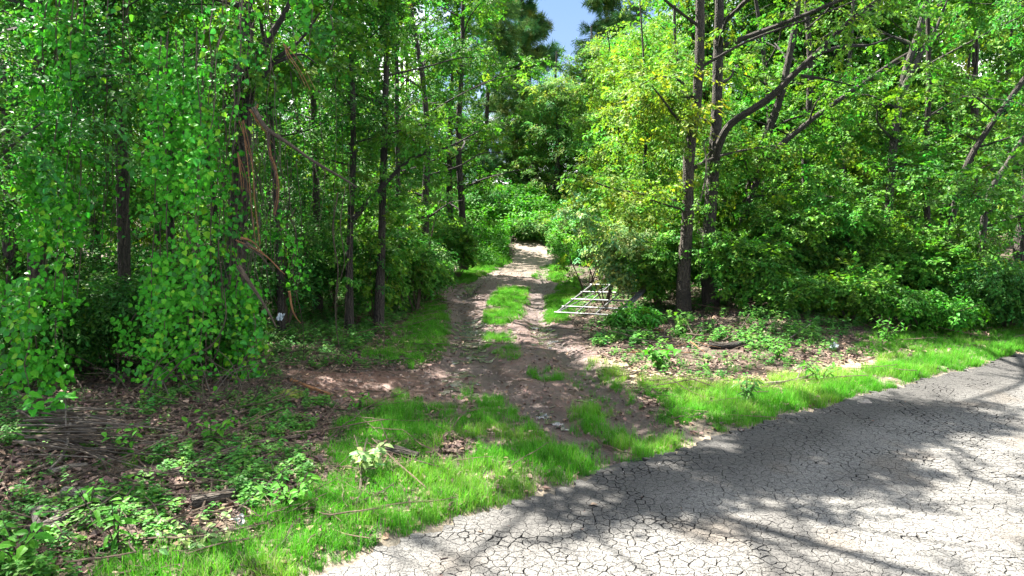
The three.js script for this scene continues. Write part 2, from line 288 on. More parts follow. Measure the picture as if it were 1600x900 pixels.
// a tree from guide points: trunk, explicit limbs, and its own side branches with leaf clumps
function tree(name, label, category, o) {
  const base = o.pts[0].clone(), t = thing(name, label, category, base, o.group), bark = M[o.bark ?? 'barkDark'], fo = new Foliage(o.leaf ?? 'maple');
  const pts = o.pts.map((p) => p.clone()); pts[0].y -= 0.15;
  const last = pts[pts.length - 1], prev = pts[pts.length - 2], dirTop = last.clone().sub(prev).normalize().lerp(UPV, 0.4).normalize();
  let top = last.clone(); const H0 = o.height ?? 12;
  while (top.y < H0) { top = top.clone().addScaledVector(dirTop, 2.2).add(V(gauss() * 0.22, 0, gauss() * 0.22)); pts.push(top); }
  const N = pts.length, r0 = o.r, radii = pts.map((p, i) => i === 0 ? r0 * 1.45 : Math.max(0.02, r0 * (1.05 - 0.85 * Math.pow(clamp((p.y - base.y) / (H0 + 0.5)), 1.25))));
  part(t, 'trunk', tube(rel(pts, base), radii, { n: N * 6, m: o.m ?? 10 }), bark);
  const curve = new THREE.CatmullRomCurve3(pts, false, 'centripetal');
  const limb = (lp, r, leafy, name = 'branch', mat = bark) => {
    part(t, name, tube(rel(lp, base), lp.map((_, i) => Math.max(0.008, r * (1 - 0.8 * i / (lp.length - 1)))), { n: lp.length * 4, m: r > 0.07 ? 8 : 5 }), mat);
    if (leafy) { const c = new THREE.CatmullRomCurve3(lp, false, 'centripetal'), L = c.getLength(); for (let q = 0; q < leafy; q++) { const w = c.getPoint(Math.pow(rr(0.12, 1), 0.75)).add(V(gauss() * 0.25, gauss() * 0.2, gauss() * 0.25)); fo.clump(w, (o.cl ?? 0.8) * rr(0.7, 1.2), (o.cl ?? 0.8) * 0.55, (o.cl ?? 0.8) * rr(0.7, 1.2), o.per ?? 13, o.ls ?? 1); } }
  };
  for (const [lp, r, leafy] of o.limbs ?? []) limb(lp, r, leafy ?? 6);
  const nb = o.branches ?? 9, ang0 = rnd() * 6.28;
  for (let i = 0; i < nb; i++) {
    const f = (i + 0.5) / nb, y = lerp(o.from ?? 3, H0 - 0.6, f); let tt = 0; for (let q = 0; q <= 60; q++) if (curve.getPoint(q / 60).y <= y) tt = q / 60;
    const a0 = curve.getPoint(tt), an = ang0 + i * 2.39996 + gauss() * 0.3, L = (o.spread ?? 3) * (1 - 0.55 * Math.pow(Math.abs(f - 0.35) / 0.65, 1.5)) * rr(0.8, 1.2), up = o.conifer ? rr(-0.12, 0.1) : lerp(0.25, 0.8, f);
    const dx = Math.cos(an), dz = Math.sin(an), lp = [a0, ...[0.3, 0.65, 1].map((k) => V(a0.x + dx * L * k + gauss() * 0.14, a0.y + up * L * k * (o.conifer ? 1 : (1.25 - 0.45 * k)) + gauss() * 0.1, a0.z + dz * L * k + gauss() * 0.14))];
    limb(lp, Math.max(0.018, r0 * 0.34 * (1 - 0.5 * f)), o.leafy ?? 5);
  }
  for (let q = 0; q < (o.sprouts ?? 9); q++) { const y = rr(0.8, Math.min(H0, 9)); let tt = 0; for (let u = 0; u <= 60; u++) if (curve.getPoint(u / 60).y <= base.y + y) tt = u / 60; const w = curve.getPoint(tt), a = rnd() * 6.28; fo.clump(V(w.x + Math.cos(a) * (r0 + 0.15), w.y, w.z + Math.sin(a) * (r0 + 0.15)), 0.28, 0.35, 0.28, 7, (o.ls ?? 1) * 0.7); }
  for (const [c, rx, ry, rz, n] of o.clumps ?? []) fo.clump(c, rx, ry, rz, n, o.ls ?? 1);
  fo.build(t, 'crown', o.mat ?? M[o.leaf ?? 'maple']); sprays += fo.count;
  return t;
}
function shrub(name, label, category, base, h, w, o = {}) {
  const t = thing(name, label, category, base, o.group), fo = new Foliage(o.leaf ?? 'dark', o.gaps ?? true), ns = o.stems ?? 5;
  for (let i = 0; i < ns; i++) {
    const a = i * 2.4 + rnd(), k = rr(0.25, 0.8) * w, tip = V(base.x + Math.cos(a) * k, base.y + h * rr(0.65, 1), base.z + Math.sin(a) * k), mid = base.clone().lerp(tip, 0.5).add(V(gauss() * 0.1, 0.12, gauss() * 0.1));
    part(t, 'stem', tube(rel([base.clone().add(V(gauss() * 0.05, -0.05, gauss() * 0.05)), mid, tip], base), [0.022, 0.015, 0.005], { n: 8, m: 5 }), M[o.bark ?? 'stem']);
    for (let q = 0; q < (o.leafy ?? 5); q++) { const w0 = mid.clone().lerp(tip, rr(-0.4, 1)); fo.clump(w0, 0.42 * w * 0.7, 0.3 * h * 0.5, 0.42 * w * 0.7, o.per ?? 18, o.ls ?? 0.85); }
  }
  fo.build(t, 'foliage', o.mat ?? M[o.leaf ?? 'dark']); sprays += fo.count;
  return t;
}
const strawPoly2 = poly([620, 745], [690, 725], [800, 735], [880, 765], [760, 800], [640, 800]);  // straw tone that also paints the yellow of the sunlit verge patch
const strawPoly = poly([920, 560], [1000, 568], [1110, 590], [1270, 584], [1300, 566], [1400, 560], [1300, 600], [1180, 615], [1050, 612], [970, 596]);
// ---------------------------------------------------------------- ground: forest floor, dirt track
{
  const xs = [], zs = [];
  for (let x = -120; x < -14; x += 5) xs.push(x); for (let x = -14; x < -9; x += 0.4) xs.push(x); for (let x = -9; x < 13; x += 0.085) xs.push(x); for (let x = 13; x < 20; x += 0.35) xs.push(x); for (let x = 20; x <= 125; x += 5) xs.push(x);
  for (let z = 60; z > 0; z -= 5) zs.push(z); for (let z = 0; z > -4; z -= 0.4) zs.push(z); for (let z = -4; z > -24; z -= 0.085) zs.push(z); for (let z = -24; z > -50; z -= 0.25) zs.push(z); for (let z = -50; z > -70; z -= 1) zs.push(z); for (let z = -70; z >= -190; z -= 6) zs.push(z);
  const nx = xs.length, nzv = zs.length, pos = new Float32Array(nx * nzv * 3), uv = new Float32Array(nx * nzv * 2), tm = new Float32Array(nx * nzv), colF = new Float32Array(nx * nzv * 3), colT = new Float32Array(nx * nzv * 3);
  for (let j = 0; j < nzv; j++) for (let i = 0; i < nx; i++) {
    const x = xs[i], z = zs[j], k = j * nx + i, fine = x > -9 && x < 13 && z < -4 && z > -50;
    pos[k * 3] = x; pos[k * 3 + 1] = ground(x, z) + (fine ? 0.012 * fbm(x * 6, z * 6, 4, 2) * sst(0.1, 0.5, -roadS(x, z)) : 0); pos[k * 3 + 2] = z; uv[k * 2] = x / 1.3; uv[k * 2 + 1] = z / 1.3;
    const T = fine ? trackM(x, z) : -5; tm[k] = T;
    const n = fbm(x * 0.6, z * 0.6, 8, 4), q = fbm(x * 2.5, z * 2.5, 3, 3);
    let c = [0.080 + 0.04 * n, 0.052 + 0.025 * n, 0.036 + 0.02 * n];                                  // leaf mould
    const g = clamp(0.35 + 1.1 * q) * 0.4; c = [lerp(c[0], 0.075, g), lerp(c[1], 0.085, g), lerp(c[2], 0.03, g)];
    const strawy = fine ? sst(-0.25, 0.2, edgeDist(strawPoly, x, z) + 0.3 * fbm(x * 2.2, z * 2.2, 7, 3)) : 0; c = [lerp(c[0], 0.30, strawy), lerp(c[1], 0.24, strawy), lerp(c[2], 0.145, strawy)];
    const sandy = sst(-0.9, 0.1, roadS(x, z)) * 0.7; c = [lerp(c[0], 0.25, sandy), lerp(c[1], 0.21, sandy), lerp(c[2], 0.155, sandy)];
    colF.set(c, k * 3);
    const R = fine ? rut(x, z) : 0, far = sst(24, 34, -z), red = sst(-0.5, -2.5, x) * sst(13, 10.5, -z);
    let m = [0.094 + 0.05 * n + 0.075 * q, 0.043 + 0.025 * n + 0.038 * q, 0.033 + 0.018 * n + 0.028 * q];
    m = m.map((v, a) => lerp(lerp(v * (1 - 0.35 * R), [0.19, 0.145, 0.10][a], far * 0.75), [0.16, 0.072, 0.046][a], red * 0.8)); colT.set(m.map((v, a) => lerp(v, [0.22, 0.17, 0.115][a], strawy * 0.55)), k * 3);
  }
  const F1 = [], T1 = [];
  for (let j = 0; j + 1 < nzv; j++) for (let i = 0; i + 1 < nx; i++) {
    const a = j * nx + i, b = a + 1, c = a + nx, d = c + 1;
    if (roadS((xs[i] + xs[i + 1]) / 2, (zs[j] + zs[j + 1]) / 2) > 0.6 && zs[j] > -30) continue;
    ((tm[a] + tm[b] + tm[c] + tm[d]) > 0 ? T1 : F1).push(a, b, c, b, d, c);
  }
  const mk = (idx, col) => { const map = new Map(), p = [], u = [], cc = [], id = idx.map((v) => { if (!map.has(v)) { map.set(v, map.size); p.push(pos[v * 3], pos[v * 3 + 1], pos[v * 3 + 2]); u.push(uv[v * 2], uv[v * 2 + 1]); cc.push(col[v * 3], col[v * 3 + 1], col[v * 3 + 2]); } return map.get(v); }); return geom(p, u, id, cc); };
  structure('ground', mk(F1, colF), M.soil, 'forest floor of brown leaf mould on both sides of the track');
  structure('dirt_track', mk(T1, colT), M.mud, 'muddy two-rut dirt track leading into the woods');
}
// wet hollows in the ruts
function wetPatch(pl) {
  const xs = pl.map((p) => p[0]), zs = pl.map((p) => p[1]), x0 = Math.min(...xs), x1 = Math.max(...xs), z0 = Math.min(...zs), z1 = Math.max(...zs), st = 0.05, pos = [], uv = [], idx = [], id = new Map();
  const vid = (i, j) => { const k = i * 10000 + j; if (!id.has(k)) { const x = x0 + i * st, z = z0 + j * st; id.set(k, pos.length / 3); pos.push(x, ground(x, z) + 0.011 + 0.012 * fbm(x * 6, z * 6, 4, 2), z); uv.push(x / 0.7, z / 0.7); } return id.get(k); };
  for (let i = 0; i < (x1 - x0) / st; i++) for (let j = 0; j < (z1 - z0) / st; j++) { const x = x0 + (i + 0.5) * st, z = z0 + (j + 0.5) * st; if (edgeDist(pl, x, z) * 0.6 + 0.8 * fbm(x * 5.5, z * 3.2, 6, 4) - 0.10 > 0) { const a = vid(i, j), b = vid(i + 1, j), c = vid(i, j + 1), d = vid(i + 1, j + 1); idx.push(a, c, b, b, c, d); } }
  if (idx.length) structure('puddle', geom(pos, uv, idx), M.puddle, 'shallow wet mud lying in a rut of the track');
}
wetPatch(poly([712, 500], [765, 495], [772, 560], [715, 565], [700, 530]));
wetPatch(poly([825, 500], [860, 500], [880, 535], [835, 540]));
wetPatch(poly([820, 630], [870, 628], [890, 660], [850, 655]));
wetPatch(poly([895, 610], [945, 612], [945, 640], [905, 640]));
wetPatch(poly([690, 580], [740, 575], [745, 610], [690, 615]));
wetPatch(poly([715, 440], [750, 440], [745, 462], [712, 462]));

// ---------------------------------------------------------------- road: dark bed with the cracked asphalt plates on it
{
  const pos = [], uv = [], idx = [], st = 0.25; // bed
  const along = []; for (let i = 0; i + 1 < E.length; i++) { const n = Math.ceil(Math.hypot(E[i + 1][0] - E[i][0], E[i + 1][1] - E[i][1]) / st); for (let k = 0; k < n; k++) along.push([lerp(E[i][0], E[i + 1][0], k / n), lerp(E[i][1], E[i + 1][1], k / n)]); }
  const W = 34; // across
  along.forEach(([x, z], i) => { const b = along[Math.min(i + 2, along.length - 1)], a = along[Math.max(0, i - 2)], dx = b[0] - a[0], dz = b[1] - a[1], L = Math.hypot(dx, dz), nx = -dz / L, nzz = dx / L; for (let j = 0; j <= W; j++) { const s = (j / W) * 6.6 - 0.12, px = x + nx * s, pz = z + nzz * s; const e = s < 0.2 ? 0.02 * nz(px * 5, pz * 5) - 0.012 : 0; pos.push(px, -0.026 + e + 0.006 * nz(px * 2, pz * 2), pz); uv.push(px, pz); } });
  for (let i = 0; i + 1 < along.length; i++) for (let j = 0; j < W; j++) { const a = i * (W + 1) + j, b = a + W + 1; idx.push(a, b, a + 1, a + 1, b, b + 1); }
  const g = geom(pos, uv, idx), road = structure('road', g, M.crack, 'old cracked asphalt road crossing the lower right of the scene');
  road.material.side = THREE.DoubleSide;
  // plates: a jittered cell pattern, cells split by cracks
  const C = 0.088, pts = new Map(), hash = (i, j, k) => { let t = Math.imul(i * 374761393 + j * 668265263 + k * 974634777, 1274126177); t ^= t >>> 13; t = Math.imul(t, 0x5bd1e995); return ((t ^ (t >>> 15)) >>> 0) / 4294967296; };
  const cell = (i, j) => [(i + 0.5 + 0.86 * (hash(i, j, 1) - 0.5)) * C * 1.18, (j + 0.5 + 0.86 * (hash(i, j, 2) - 0.5)) * C * 0.92];
  const plates = [];
  const roadColor = (x, z, own) => {
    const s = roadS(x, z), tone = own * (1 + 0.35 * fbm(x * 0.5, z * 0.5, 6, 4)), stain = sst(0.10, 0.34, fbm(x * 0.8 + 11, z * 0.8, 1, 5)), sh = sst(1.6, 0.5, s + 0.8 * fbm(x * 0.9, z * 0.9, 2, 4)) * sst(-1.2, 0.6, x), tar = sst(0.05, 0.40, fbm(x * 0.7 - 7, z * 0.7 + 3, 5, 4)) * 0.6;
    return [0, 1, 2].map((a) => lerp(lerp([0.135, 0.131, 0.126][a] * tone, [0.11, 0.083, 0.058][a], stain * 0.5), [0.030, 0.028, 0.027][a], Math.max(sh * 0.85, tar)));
  };
  for (let i = -56; i < 160; i++) for (let j = -192; j < 5; j++) {
    const [cx, cz] = cell(i, j), s = roadS(cx, cz); if (s < 0.06 || s > 5.6) continue; const d = -cz; if (d < 2.2 || d > 15.5 || Math.abs(cx) > d * 0.8 + 2.5 || cx < -5) continue;
    let pl = [[-0.3, -0.3], [0.3, -0.3], [0.3, 0.3], [-0.3, 0.3]].map(([a, b]) => [cx + a, cz + b]);
    for (let a = -2; a <= 2; a++) for (let b = -2; b <= 2; b++) {
      if (!a && !b) continue; const [qx2, qz2] = cell(i + a, j + b), mx = (cx + qx2) / 2, mz = (cz + qz2) / 2, dx = qx2 - cx, dz = qz2 - cz, out = [];
      for (let k = 0; k < pl.length; k++) { const p = pl[k], q = pl[(k + 1) % pl.length], da = (p[0] - mx) * dx + (p[1] - mz) * dz, db = (q[0] - mx) * dx + (q[1] - mz) * dz; if (da <= 0) out.push(p); if ((da < 0 && db > 0) || (da > 0 && db < 0)) { const t = da / (da - db); out.push([lerp(p[0], q[0], t), lerp(p[1], q[1], t)]); } }
      pl = out; if (pl.length < 3) break;
    }
    if (pl.length < 3) continue;
    // cracks: wide where the surface is worn, nearly closed on the smooth shoulder
    const worn = clamp(0.5 + 1.3 * fbm(cx * 0.7 + 4, cz * 0.7, 2, 3)) * sst(0.25, 0.7, s), gap = 0.0027 + 0.0034 * worn * worn + 0.004 * Math.max(0, nz(cx * 1.3, cz * 1.3, 9)) + 0.007 * sst(0.10, 0.0, Math.abs(nz(cx * 0.55 + 0.3 * nz(cx * 2, cz * 2), cz * 0.55, 14)));
    const ring = [];
    for (let k = 0; k < pl.length; k++) { const p = pl[k], q = pl[(k + 1) % pl.length], L = Math.hypot(q[0] - p[0], q[1] - p[1]), m = Math.max(1, Math.round(L / 0.024)); for (let u = 0; u < m; u++) { const t = u / m; ring.push([lerp(p[0], q[0], t), lerp(p[1], q[1], t)]); } }
    const moved = ring.map(([x, z]) => { const wx = x + 0.030 * nz(x * 12, z * 12, 1) + 0.016 * nz(x * 31, z * 31, 2) + 0.009 * nz(x * 70, z * 70, 3), wz = z + 0.030 * nz(x * 12, z * 12, 5) + 0.016 * nz(x * 31, z * 31, 7) + 0.009 * nz(x * 70, z * 70, 8); const dx = cx - wx, dz = cz - wz, L = Math.hypot(dx, dz) || 1, w = gap * (0.55 + 0.9 * Math.abs(nz(x * 9, z * 9, 11)) * 2); return [wx + dx / L * w, wz + dz / L * w]; });
    const lift = 0.0014 * nz(cx * 40, cz * 40), p = [], u = [], c = [], id = [], n = moved.length;
    const own = 0.97 + 0.06 * hash(i, j, 4);
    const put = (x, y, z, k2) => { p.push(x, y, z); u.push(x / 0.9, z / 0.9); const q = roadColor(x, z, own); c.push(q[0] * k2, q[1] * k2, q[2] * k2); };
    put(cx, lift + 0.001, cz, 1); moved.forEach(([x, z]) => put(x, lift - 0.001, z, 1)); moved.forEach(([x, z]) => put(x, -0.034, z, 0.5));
    for (let k = 0; k < n; k++) { const a = 1 + k, b = 1 + (k + 1) % n; id.push(0, b, a, a, b, a + n, b, b + n, a + n); }
    const G1 = geom(p, u, id, c).toNonIndexed(); G1.computeVertexNormals();
    const size = pl.reduce((t, q, k) => { const w = pl[(k + 1) % pl.length]; return t + Math.abs((q[0] - cx) * (w[1] - cz) - (w[0] - cx) * (q[1] - cz)) / 2; }, 0), px = cx / d * F + 800, py = HORIZON + H / d * F;
    plates.push({ g: G1, show: (px > -20 && px < 1620 && py < 930 ? 1 : 0) * size / (d * d * d) });
  }
  plates.sort((a, b) => b.show - a.show);
  plates.slice(0, 290).forEach((q) => part(road, 'asphalt_plate', q.g, M.asphalt));
  const rest = part(road, 'asphalt_plates', mergeGeometries(plates.slice(290).map((q) => q.g)), M.asphalt); rest.userData.kind = 'stuff';
  console.log('plates', plates.length);
}

// ---------------------------------------------------------------- ground cover
const cover = { lists: {} };
function scatter(parent, name, geos, mat, items) { // items: [geo index, matrix, colour]
  geos.forEach((g, i) => { const l = items.filter((q) => q[0] === i); if (!l.length) return; const im = new THREE.InstancedMesh(g, mat, l.length); im.name = name; im.castShadow = im.receiveShadow = true; im.userData.kind = 'stuff'; l.forEach((q, j) => { im.setMatrixAt(j, q[1]); im.setColorAt(j, new THREE.Color().setRGB(...q[2])); }); parent.add(im); });
}
function grassTuft(n, h, spreadR) {
  const B = BB();
  for (let i = 0; i < n; i++) {
    const a = rnd() * 6.283, r = spreadR * Math.sqrt(rnd()), hh = h * rr(0.45, 1.15), lean = rr(0.1, 0.9), w = rr(0.0022, 0.0042), b = rnd() * 6.283, x = Math.cos(a) * r, z = Math.sin(a) * r, lx = Math.cos(b), lz = Math.sin(b), base = B.pos.length / 3, c = rnd() < 0.08 ? [2.2, 0.85, 7] : tint(0.4);
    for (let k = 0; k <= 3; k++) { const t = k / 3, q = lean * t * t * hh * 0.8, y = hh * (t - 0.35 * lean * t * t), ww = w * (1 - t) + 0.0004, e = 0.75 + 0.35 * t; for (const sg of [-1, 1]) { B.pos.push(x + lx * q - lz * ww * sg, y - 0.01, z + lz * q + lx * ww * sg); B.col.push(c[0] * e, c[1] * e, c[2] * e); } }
    for (let k = 0; k < 3; k++) { const p = base + k * 2; B.idx.push(p, p + 1, p + 2, p + 1, p + 3, p + 2); }
  }
  return finish(B);
}
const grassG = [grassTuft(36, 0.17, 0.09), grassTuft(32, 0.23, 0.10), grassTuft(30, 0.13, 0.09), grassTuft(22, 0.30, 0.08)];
const grassPolys = [
  [poly([150, 900], [200, 880], [330, 845], [430, 795], [480, 760], [560, 730], [650, 740], [740, 700], [830, 700], [980, 718], [930, 765], [800, 805], [650, 855], [500, 915], [420, 980], [-100, 1150]), 1],
  [poly([505, 700], [520, 665], [600, 640], [665, 648], [705, 680], [680, 715], [600, 730], [500, 740]), 1.1],
  [poly([720, 625], [770, 612], [830, 650], [900, 690], [960, 720], [900, 745], [830, 725], [780, 690], [735, 660]), 0.9],
  [poly([880, 635], [930, 635], [1010, 668], [1110, 690], [1060, 722], [980, 752], [930, 742], [890, 700]), 1.1],
  [poly([985, 592], [1100, 602], [1180, 596], [1290, 582], [1360, 576], [1480, 556], [1650, 522], [1700, 540], [1600, 568], [1480, 602], [1380, 632], [1250, 668], [1130, 698], [1040, 660]), 1.15],
  [poly([752, 505], [765, 458], [800, 446], [832, 448], [820, 490], [790, 508]), 0.9],
  [poly([845, 500], [852, 460], [900, 450], [890, 490]), 0.8],
  [poly([690, 445], [740, 400], [790, 386], [800, 410], [775, 422], [740, 440]), 0.8],
  [poly([825, 580], [870, 571], [915, 585], [860, 597]), 0.8],
  [poly([640, 530], [690, 500], [700, 552], [650, 560]), 0.7],
  [poly([1320, 540], [1400, 500], [1640, 470], [1640, 520], [1480, 555], [1380, 570]), 0.55],
  [poly([560, 560], [640, 500], [690, 455], [705, 500], [690, 560], [640, 575]), 0.6],
  [poly([850, 500], [870, 450], [905, 430], [905, 480], [880, 505]), 0.9],
  [poly([680, 640], [730, 610], [785, 635], [775, 685], [700, 700]), 0.7],
  [poly([880, 560], [935, 560], [990, 600], [1000, 640], [940, 640], [900, 600]), 0.55],
  [poly([560, 625], [640, 612], [700, 640], [640, 655], [570, 650]), 0.6],
  [poly([750, 520], [800, 515], [815, 560], [770, 565]), 0.5],
  [poly([830, 432], [850, 410], [890, 420], [880, 445]), 0.8],
  [poly([930, 620], [970, 628], [980, 645], [930, 645]), 0.8],
];
const roadside = thing('roadside_grass', 'bright green grass on the verge, the entrance and between the ruts', 'grass', V(0, 0, 0), null, 'stuff');
{
  const items = [], put = (x, z, amt) => {
    if (roadS(x, z) > -0.02 + 0.06 * nz(x * 5, z * 5)) return; const n = fbm(x * 1.1, z * 1.1, 3, 3), thin = trackM(x, z) > 0 ? rut(x, z) : 0; if (thin > 0.5 && rnd() < 0.85) return;
    const bare = sst(-0.06, -0.30, n + 0.2 * nz(x * 5, z * 5, 8)); if (rnd() < bare * 0.85) return;
    const dry = Math.max(sst(0.0, 0.4, fbm(x * 0.8 + 9, z * 0.8, 6, 3)) * 0.9, sst(-0.3, 0.1, edgeDist(strawPoly, x, z)), 0.45 * sst(-0.2, 0.2, edgeDist(strawPoly2, x, z) + 0.4 * nz(x * 2, z * 2, 3))), k = rr(0.8, 1.2), y = ground(x, z), i = n > 0.25 ? pick([1, 1, 3]) : pick([0, 0, 2, 1]);  // tint mixes dry grass with painted sun yellow on the verge
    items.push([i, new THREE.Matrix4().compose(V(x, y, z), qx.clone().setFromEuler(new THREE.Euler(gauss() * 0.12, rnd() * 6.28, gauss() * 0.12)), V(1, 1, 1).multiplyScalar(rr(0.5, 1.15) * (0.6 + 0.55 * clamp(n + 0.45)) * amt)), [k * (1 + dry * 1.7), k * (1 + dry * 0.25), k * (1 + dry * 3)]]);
  };
  for (const [pl, amt] of grassPolys) {
    const xs = pl.map((p) => p[0]), zs = pl.map((p) => p[1]), x0 = Math.min(...xs), x1 = Math.max(...xs), z0 = Math.min(...zs), z1 = Math.max(...zs), A = (x1 - x0) * (z1 - z0);
    for (let i = 0; i < A * 230 * amt; i++) { const x = rr(x0, x1), z = rr(z0, z1), e = edgeDist(pl, x, z) + 0.22 * nz(x * 2.2, z * 2.2, 5) + 0.1 * nz(x * 7, z * 7, 2); if (e > 0 && rnd() < 0.35 + e * 3) put(x, z, amt > 0.9 ? 1 : 0.85); }
  }
  for (let i = 0; i < 9000; i++) { const x = rr(-8, 13), z = rr(-30, -4.5); if (openToGrass(x, z)) put(x, z, 0.75); } // stray tufts
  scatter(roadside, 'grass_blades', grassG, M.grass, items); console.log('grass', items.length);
}
function openToGrass(x, z) { const s = roadS(x, z); return s < 0 && s > -4.5 && fbm(x * 0.7 + 2, z * 0.7, 1, 3) > 0.08 && trackM(x, z) < 0.1; }

// the weedy clearing at the end of the track
{
  const t = thing('clearing_weeds', 'bright green waist-high weeds filling the clearing at the track end', 'weeds', V(0, 0, 0), null, 'stuff'), items = [], its2 = [];
  for (let i = 0; i < 7000; i++) { const d = rr(34, 62), x = rr(-7, 9.5), z = -d, tr = trackM(x, z); if (d < 46 && Math.abs(x - trackX(z)) < 1.5 + 0.8 * nz(x, z)) continue; if (d < 42 && x > 4.5) continue; const n = fbm(x * 0.4, z * 0.4, 8, 3), s = rr(1.2, 2.6) * (1 + 0.8 * n) * lerp(0.6, 1, sst(36, 46, d)), c = tint(0.25); (n > 0 ? items : its2).push([i % 4, new THREE.Matrix4().compose(V(x, ground(x, z) - 0.02, z), qx.clone().setFromEuler(new THREE.Euler(gauss() * 0.25, rnd() * 6.28, gauss() * 0.25)), V(s, s * 1.3, s)), c]); }
  scatter(t, 'weeds', many(4, () => { const B = BB(); for (let k = 0; k < 26; k++) { const a = rnd() * 6.28, y = rr(0.05, 0.5), r = rr(0.02, 0.2); leafInto(B, 'oval', basis(V(Math.cos(a) * r, y, Math.sin(a) * r), V(Math.cos(a), rr(-0.2, 0.9), Math.sin(a)), V(gauss() * 0.3, 1, gauss() * 0.3).normalize()), rr(0.07, 0.12), 0.2, 0.2, tint(0.3)); } return finish(B); }), M.weed, items);
  scatter(t, 'tall_grass', grassG, M.grass, its2.map(([i, m, c]) => [i, m.scale(V(1.6, 1.6, 1.6)), c]));
}
// clods and gravel on the track
{
  const t = thing('mud_clods', 'small clods, gravel and debris pressed into the muddy track', 'gravel', V(0, 0, 0), null, 'stuff'), items = [];
  const gs = many(4, () => { const g = new THREE.IcosahedronGeometry(1, 1), a = g.attributes.position, sd = rnd() * 50; for (let i = 0; i < a.count; i++) { const v = V(a.getX(i), a.getY(i), a.getZ(i)), k = 1 + 0.6 * nz(v.x * 1.2 + sd, v.y * 1.2, v.z * 1.2); a.setXYZ(i, v.x * k, v.y * k * 0.6, v.z * k); } g.deleteAttribute('uv'); g.computeVertexNormals(); return g; });
  for (let i = 0; i < 26000; i++) { const d = 6 + 26 * Math.pow(rnd(), 1.6), x = rr(-5, 4.5), z = -d, tr = trackM(x, z); if (tr < -0.1 || (rnd() < 0.5 && fbm(x * 2, z * 2, 3, 2) < 0)) continue; const c = rr(0.04, 0.15), s = 0.006 + 0.022 * Math.pow(rnd(), 4); items.push([i % 4, new THREE.Matrix4().compose(V(x, ground(x, z) + s * 0.3, z), qx.clone().setFromEuler(new THREE.Euler(rnd() * 0.5, rnd() * 6.28, rnd() * 0.5)), V(s, s, s)), [c * 1.15, c * 0.88, c * 0.72]]); }
  for (let i = 0; i < 2600; i++) { const x = rr(-4, 13), z = rr(-15, -4.5), s0 = roadS(x, z); if (s0 < -0.25 || s0 > 1.6 || rnd() < s0 / 0.8) continue; const c = rr(0.06, 0.26), s = 0.004 + 0.010 * Math.pow(rnd(), 3); items.push([i % 4, new THREE.Matrix4().compose(V(x, (s0 > 0 ? 0 : ground(x, z)) + s * 0.4, z), qx.clone().setFromEuler(new THREE.Euler(rnd() * 0.5, rnd() * 6.28, 0)), V(s, s, s)), [c, c * 0.92, c * 0.82]]); }
  scatter(t, 'clods', gs, M.clod, items);
}
// dead leaves
const deadLeaf = many(4, () => { const B = BB(), o = pick(['oak', 'oval', 'heart']); leafInto(B, o, new THREE.Matrix4(), 0.09, rr(0.2, 0.7), rr(-0.5, 0.6), [1, 1, 1]); return finish(B); });
const litter = thing('leaf_litter', 'brown and purplish dead leaves scattered over the forest floor', 'dead leaves', V(0, 0, 0), null, 'stuff');
{
  const items = [];
  for (let i = 0; i < 95000; i++) {
    const d = 4.6 + 26 * Math.pow(rnd(), 1.5), x = rr(-0.85, 0.95) * d, z = -d, s = roadS(x, z); if (s > -0.05) { if (rnd() > 0.006 || s > 1.2) continue; }
    const tr = trackM(x, z); if (tr > 0 && rnd() < 0.86) continue; if (s > -1.2 && s < 0 && rnd() < 0.7) continue; if (fbm(x * 0.9, z * 0.9, 4, 3) < -0.12 && rnd() < 0.6) continue;
    const t = rr(0.3, 0.9), c = pick([[0.20, 0.115, 0.085], [0.16, 0.09, 0.075], [0.25, 0.16, 0.10], [0.13, 0.08, 0.065], [0.30, 0.21, 0.15]]).map((v) => v * t);
    items.push([i % 4, new THREE.Matrix4().compose(V(x, ground(x, z) + rr(0.008, 0.035), z), qx.clone().setFromEuler(new THREE.Euler(-Math.PI / 2 + gauss() * 0.5, gauss() * 0.5, rnd() * 6.28, 'YXZ')).premultiply(new THREE.Quaternion().setFromAxisAngle(UPV, rnd() * 6.28)), V(1, 1, 1).multiplyScalar(rr(0.35, 0.95))), c]);
  }
  M.litter.vertexColors = true; scatter(litter, 'dead_leaves', deadLeaf, M.litter, items); console.log('litter', items.length);
}
// fine twigs lying about
const twigs = thing('fallen_twigs', 'thin grey and brown twigs lying among the dead leaves', 'twigs', V(0, 0, 0), null, 'stuff');
{
  const tg = many(3, () => { let p = V(0, 0, 0), a = [p]; for (let i = 0; i < 4; i++) { p = p.clone().add(V(gauss() * 0.04, gauss() * 0.015, 0.14)); a.push(p); } const g = tube(a, [0.006, 0.005, 0.003], { n: 7, m: 4 }); g.deleteAttribute('normal'); return g; });
  const items = [];
  for (let i = 0; i < 5000; i++) {
    const d = 5 + 17 * Math.pow(rnd(), 1.3), x = rr(-0.85, 0.9) * d, z = -d; if (roadS(x, z) > -0.5) continue; const tr = trackM(x, z); if (tr > 0 && rnd() < 0.9) continue; if (x > -1.5 && rnd() < 0.45) continue;
    const k = rr(0.7, 1.8), up = Math.max(0, gauss()) * 0.10; items.push([i % 3, new THREE.Matrix4().compose(V(x, ground(x, z) + 0.02 + up * 0.5, z), qx.clone().setFromEuler(new THREE.Euler(gauss() * 0.2 - up, rnd() * 6.28, 0, 'YXZ')), V(1, 1, 1).multiplyScalar(rr(0.5, 1.9))), [0.9 * k, 0.85 * k, 0.8 * k]]);
  }
  scatter(twigs, 'twigs', tg, M.dryVine, items);
}
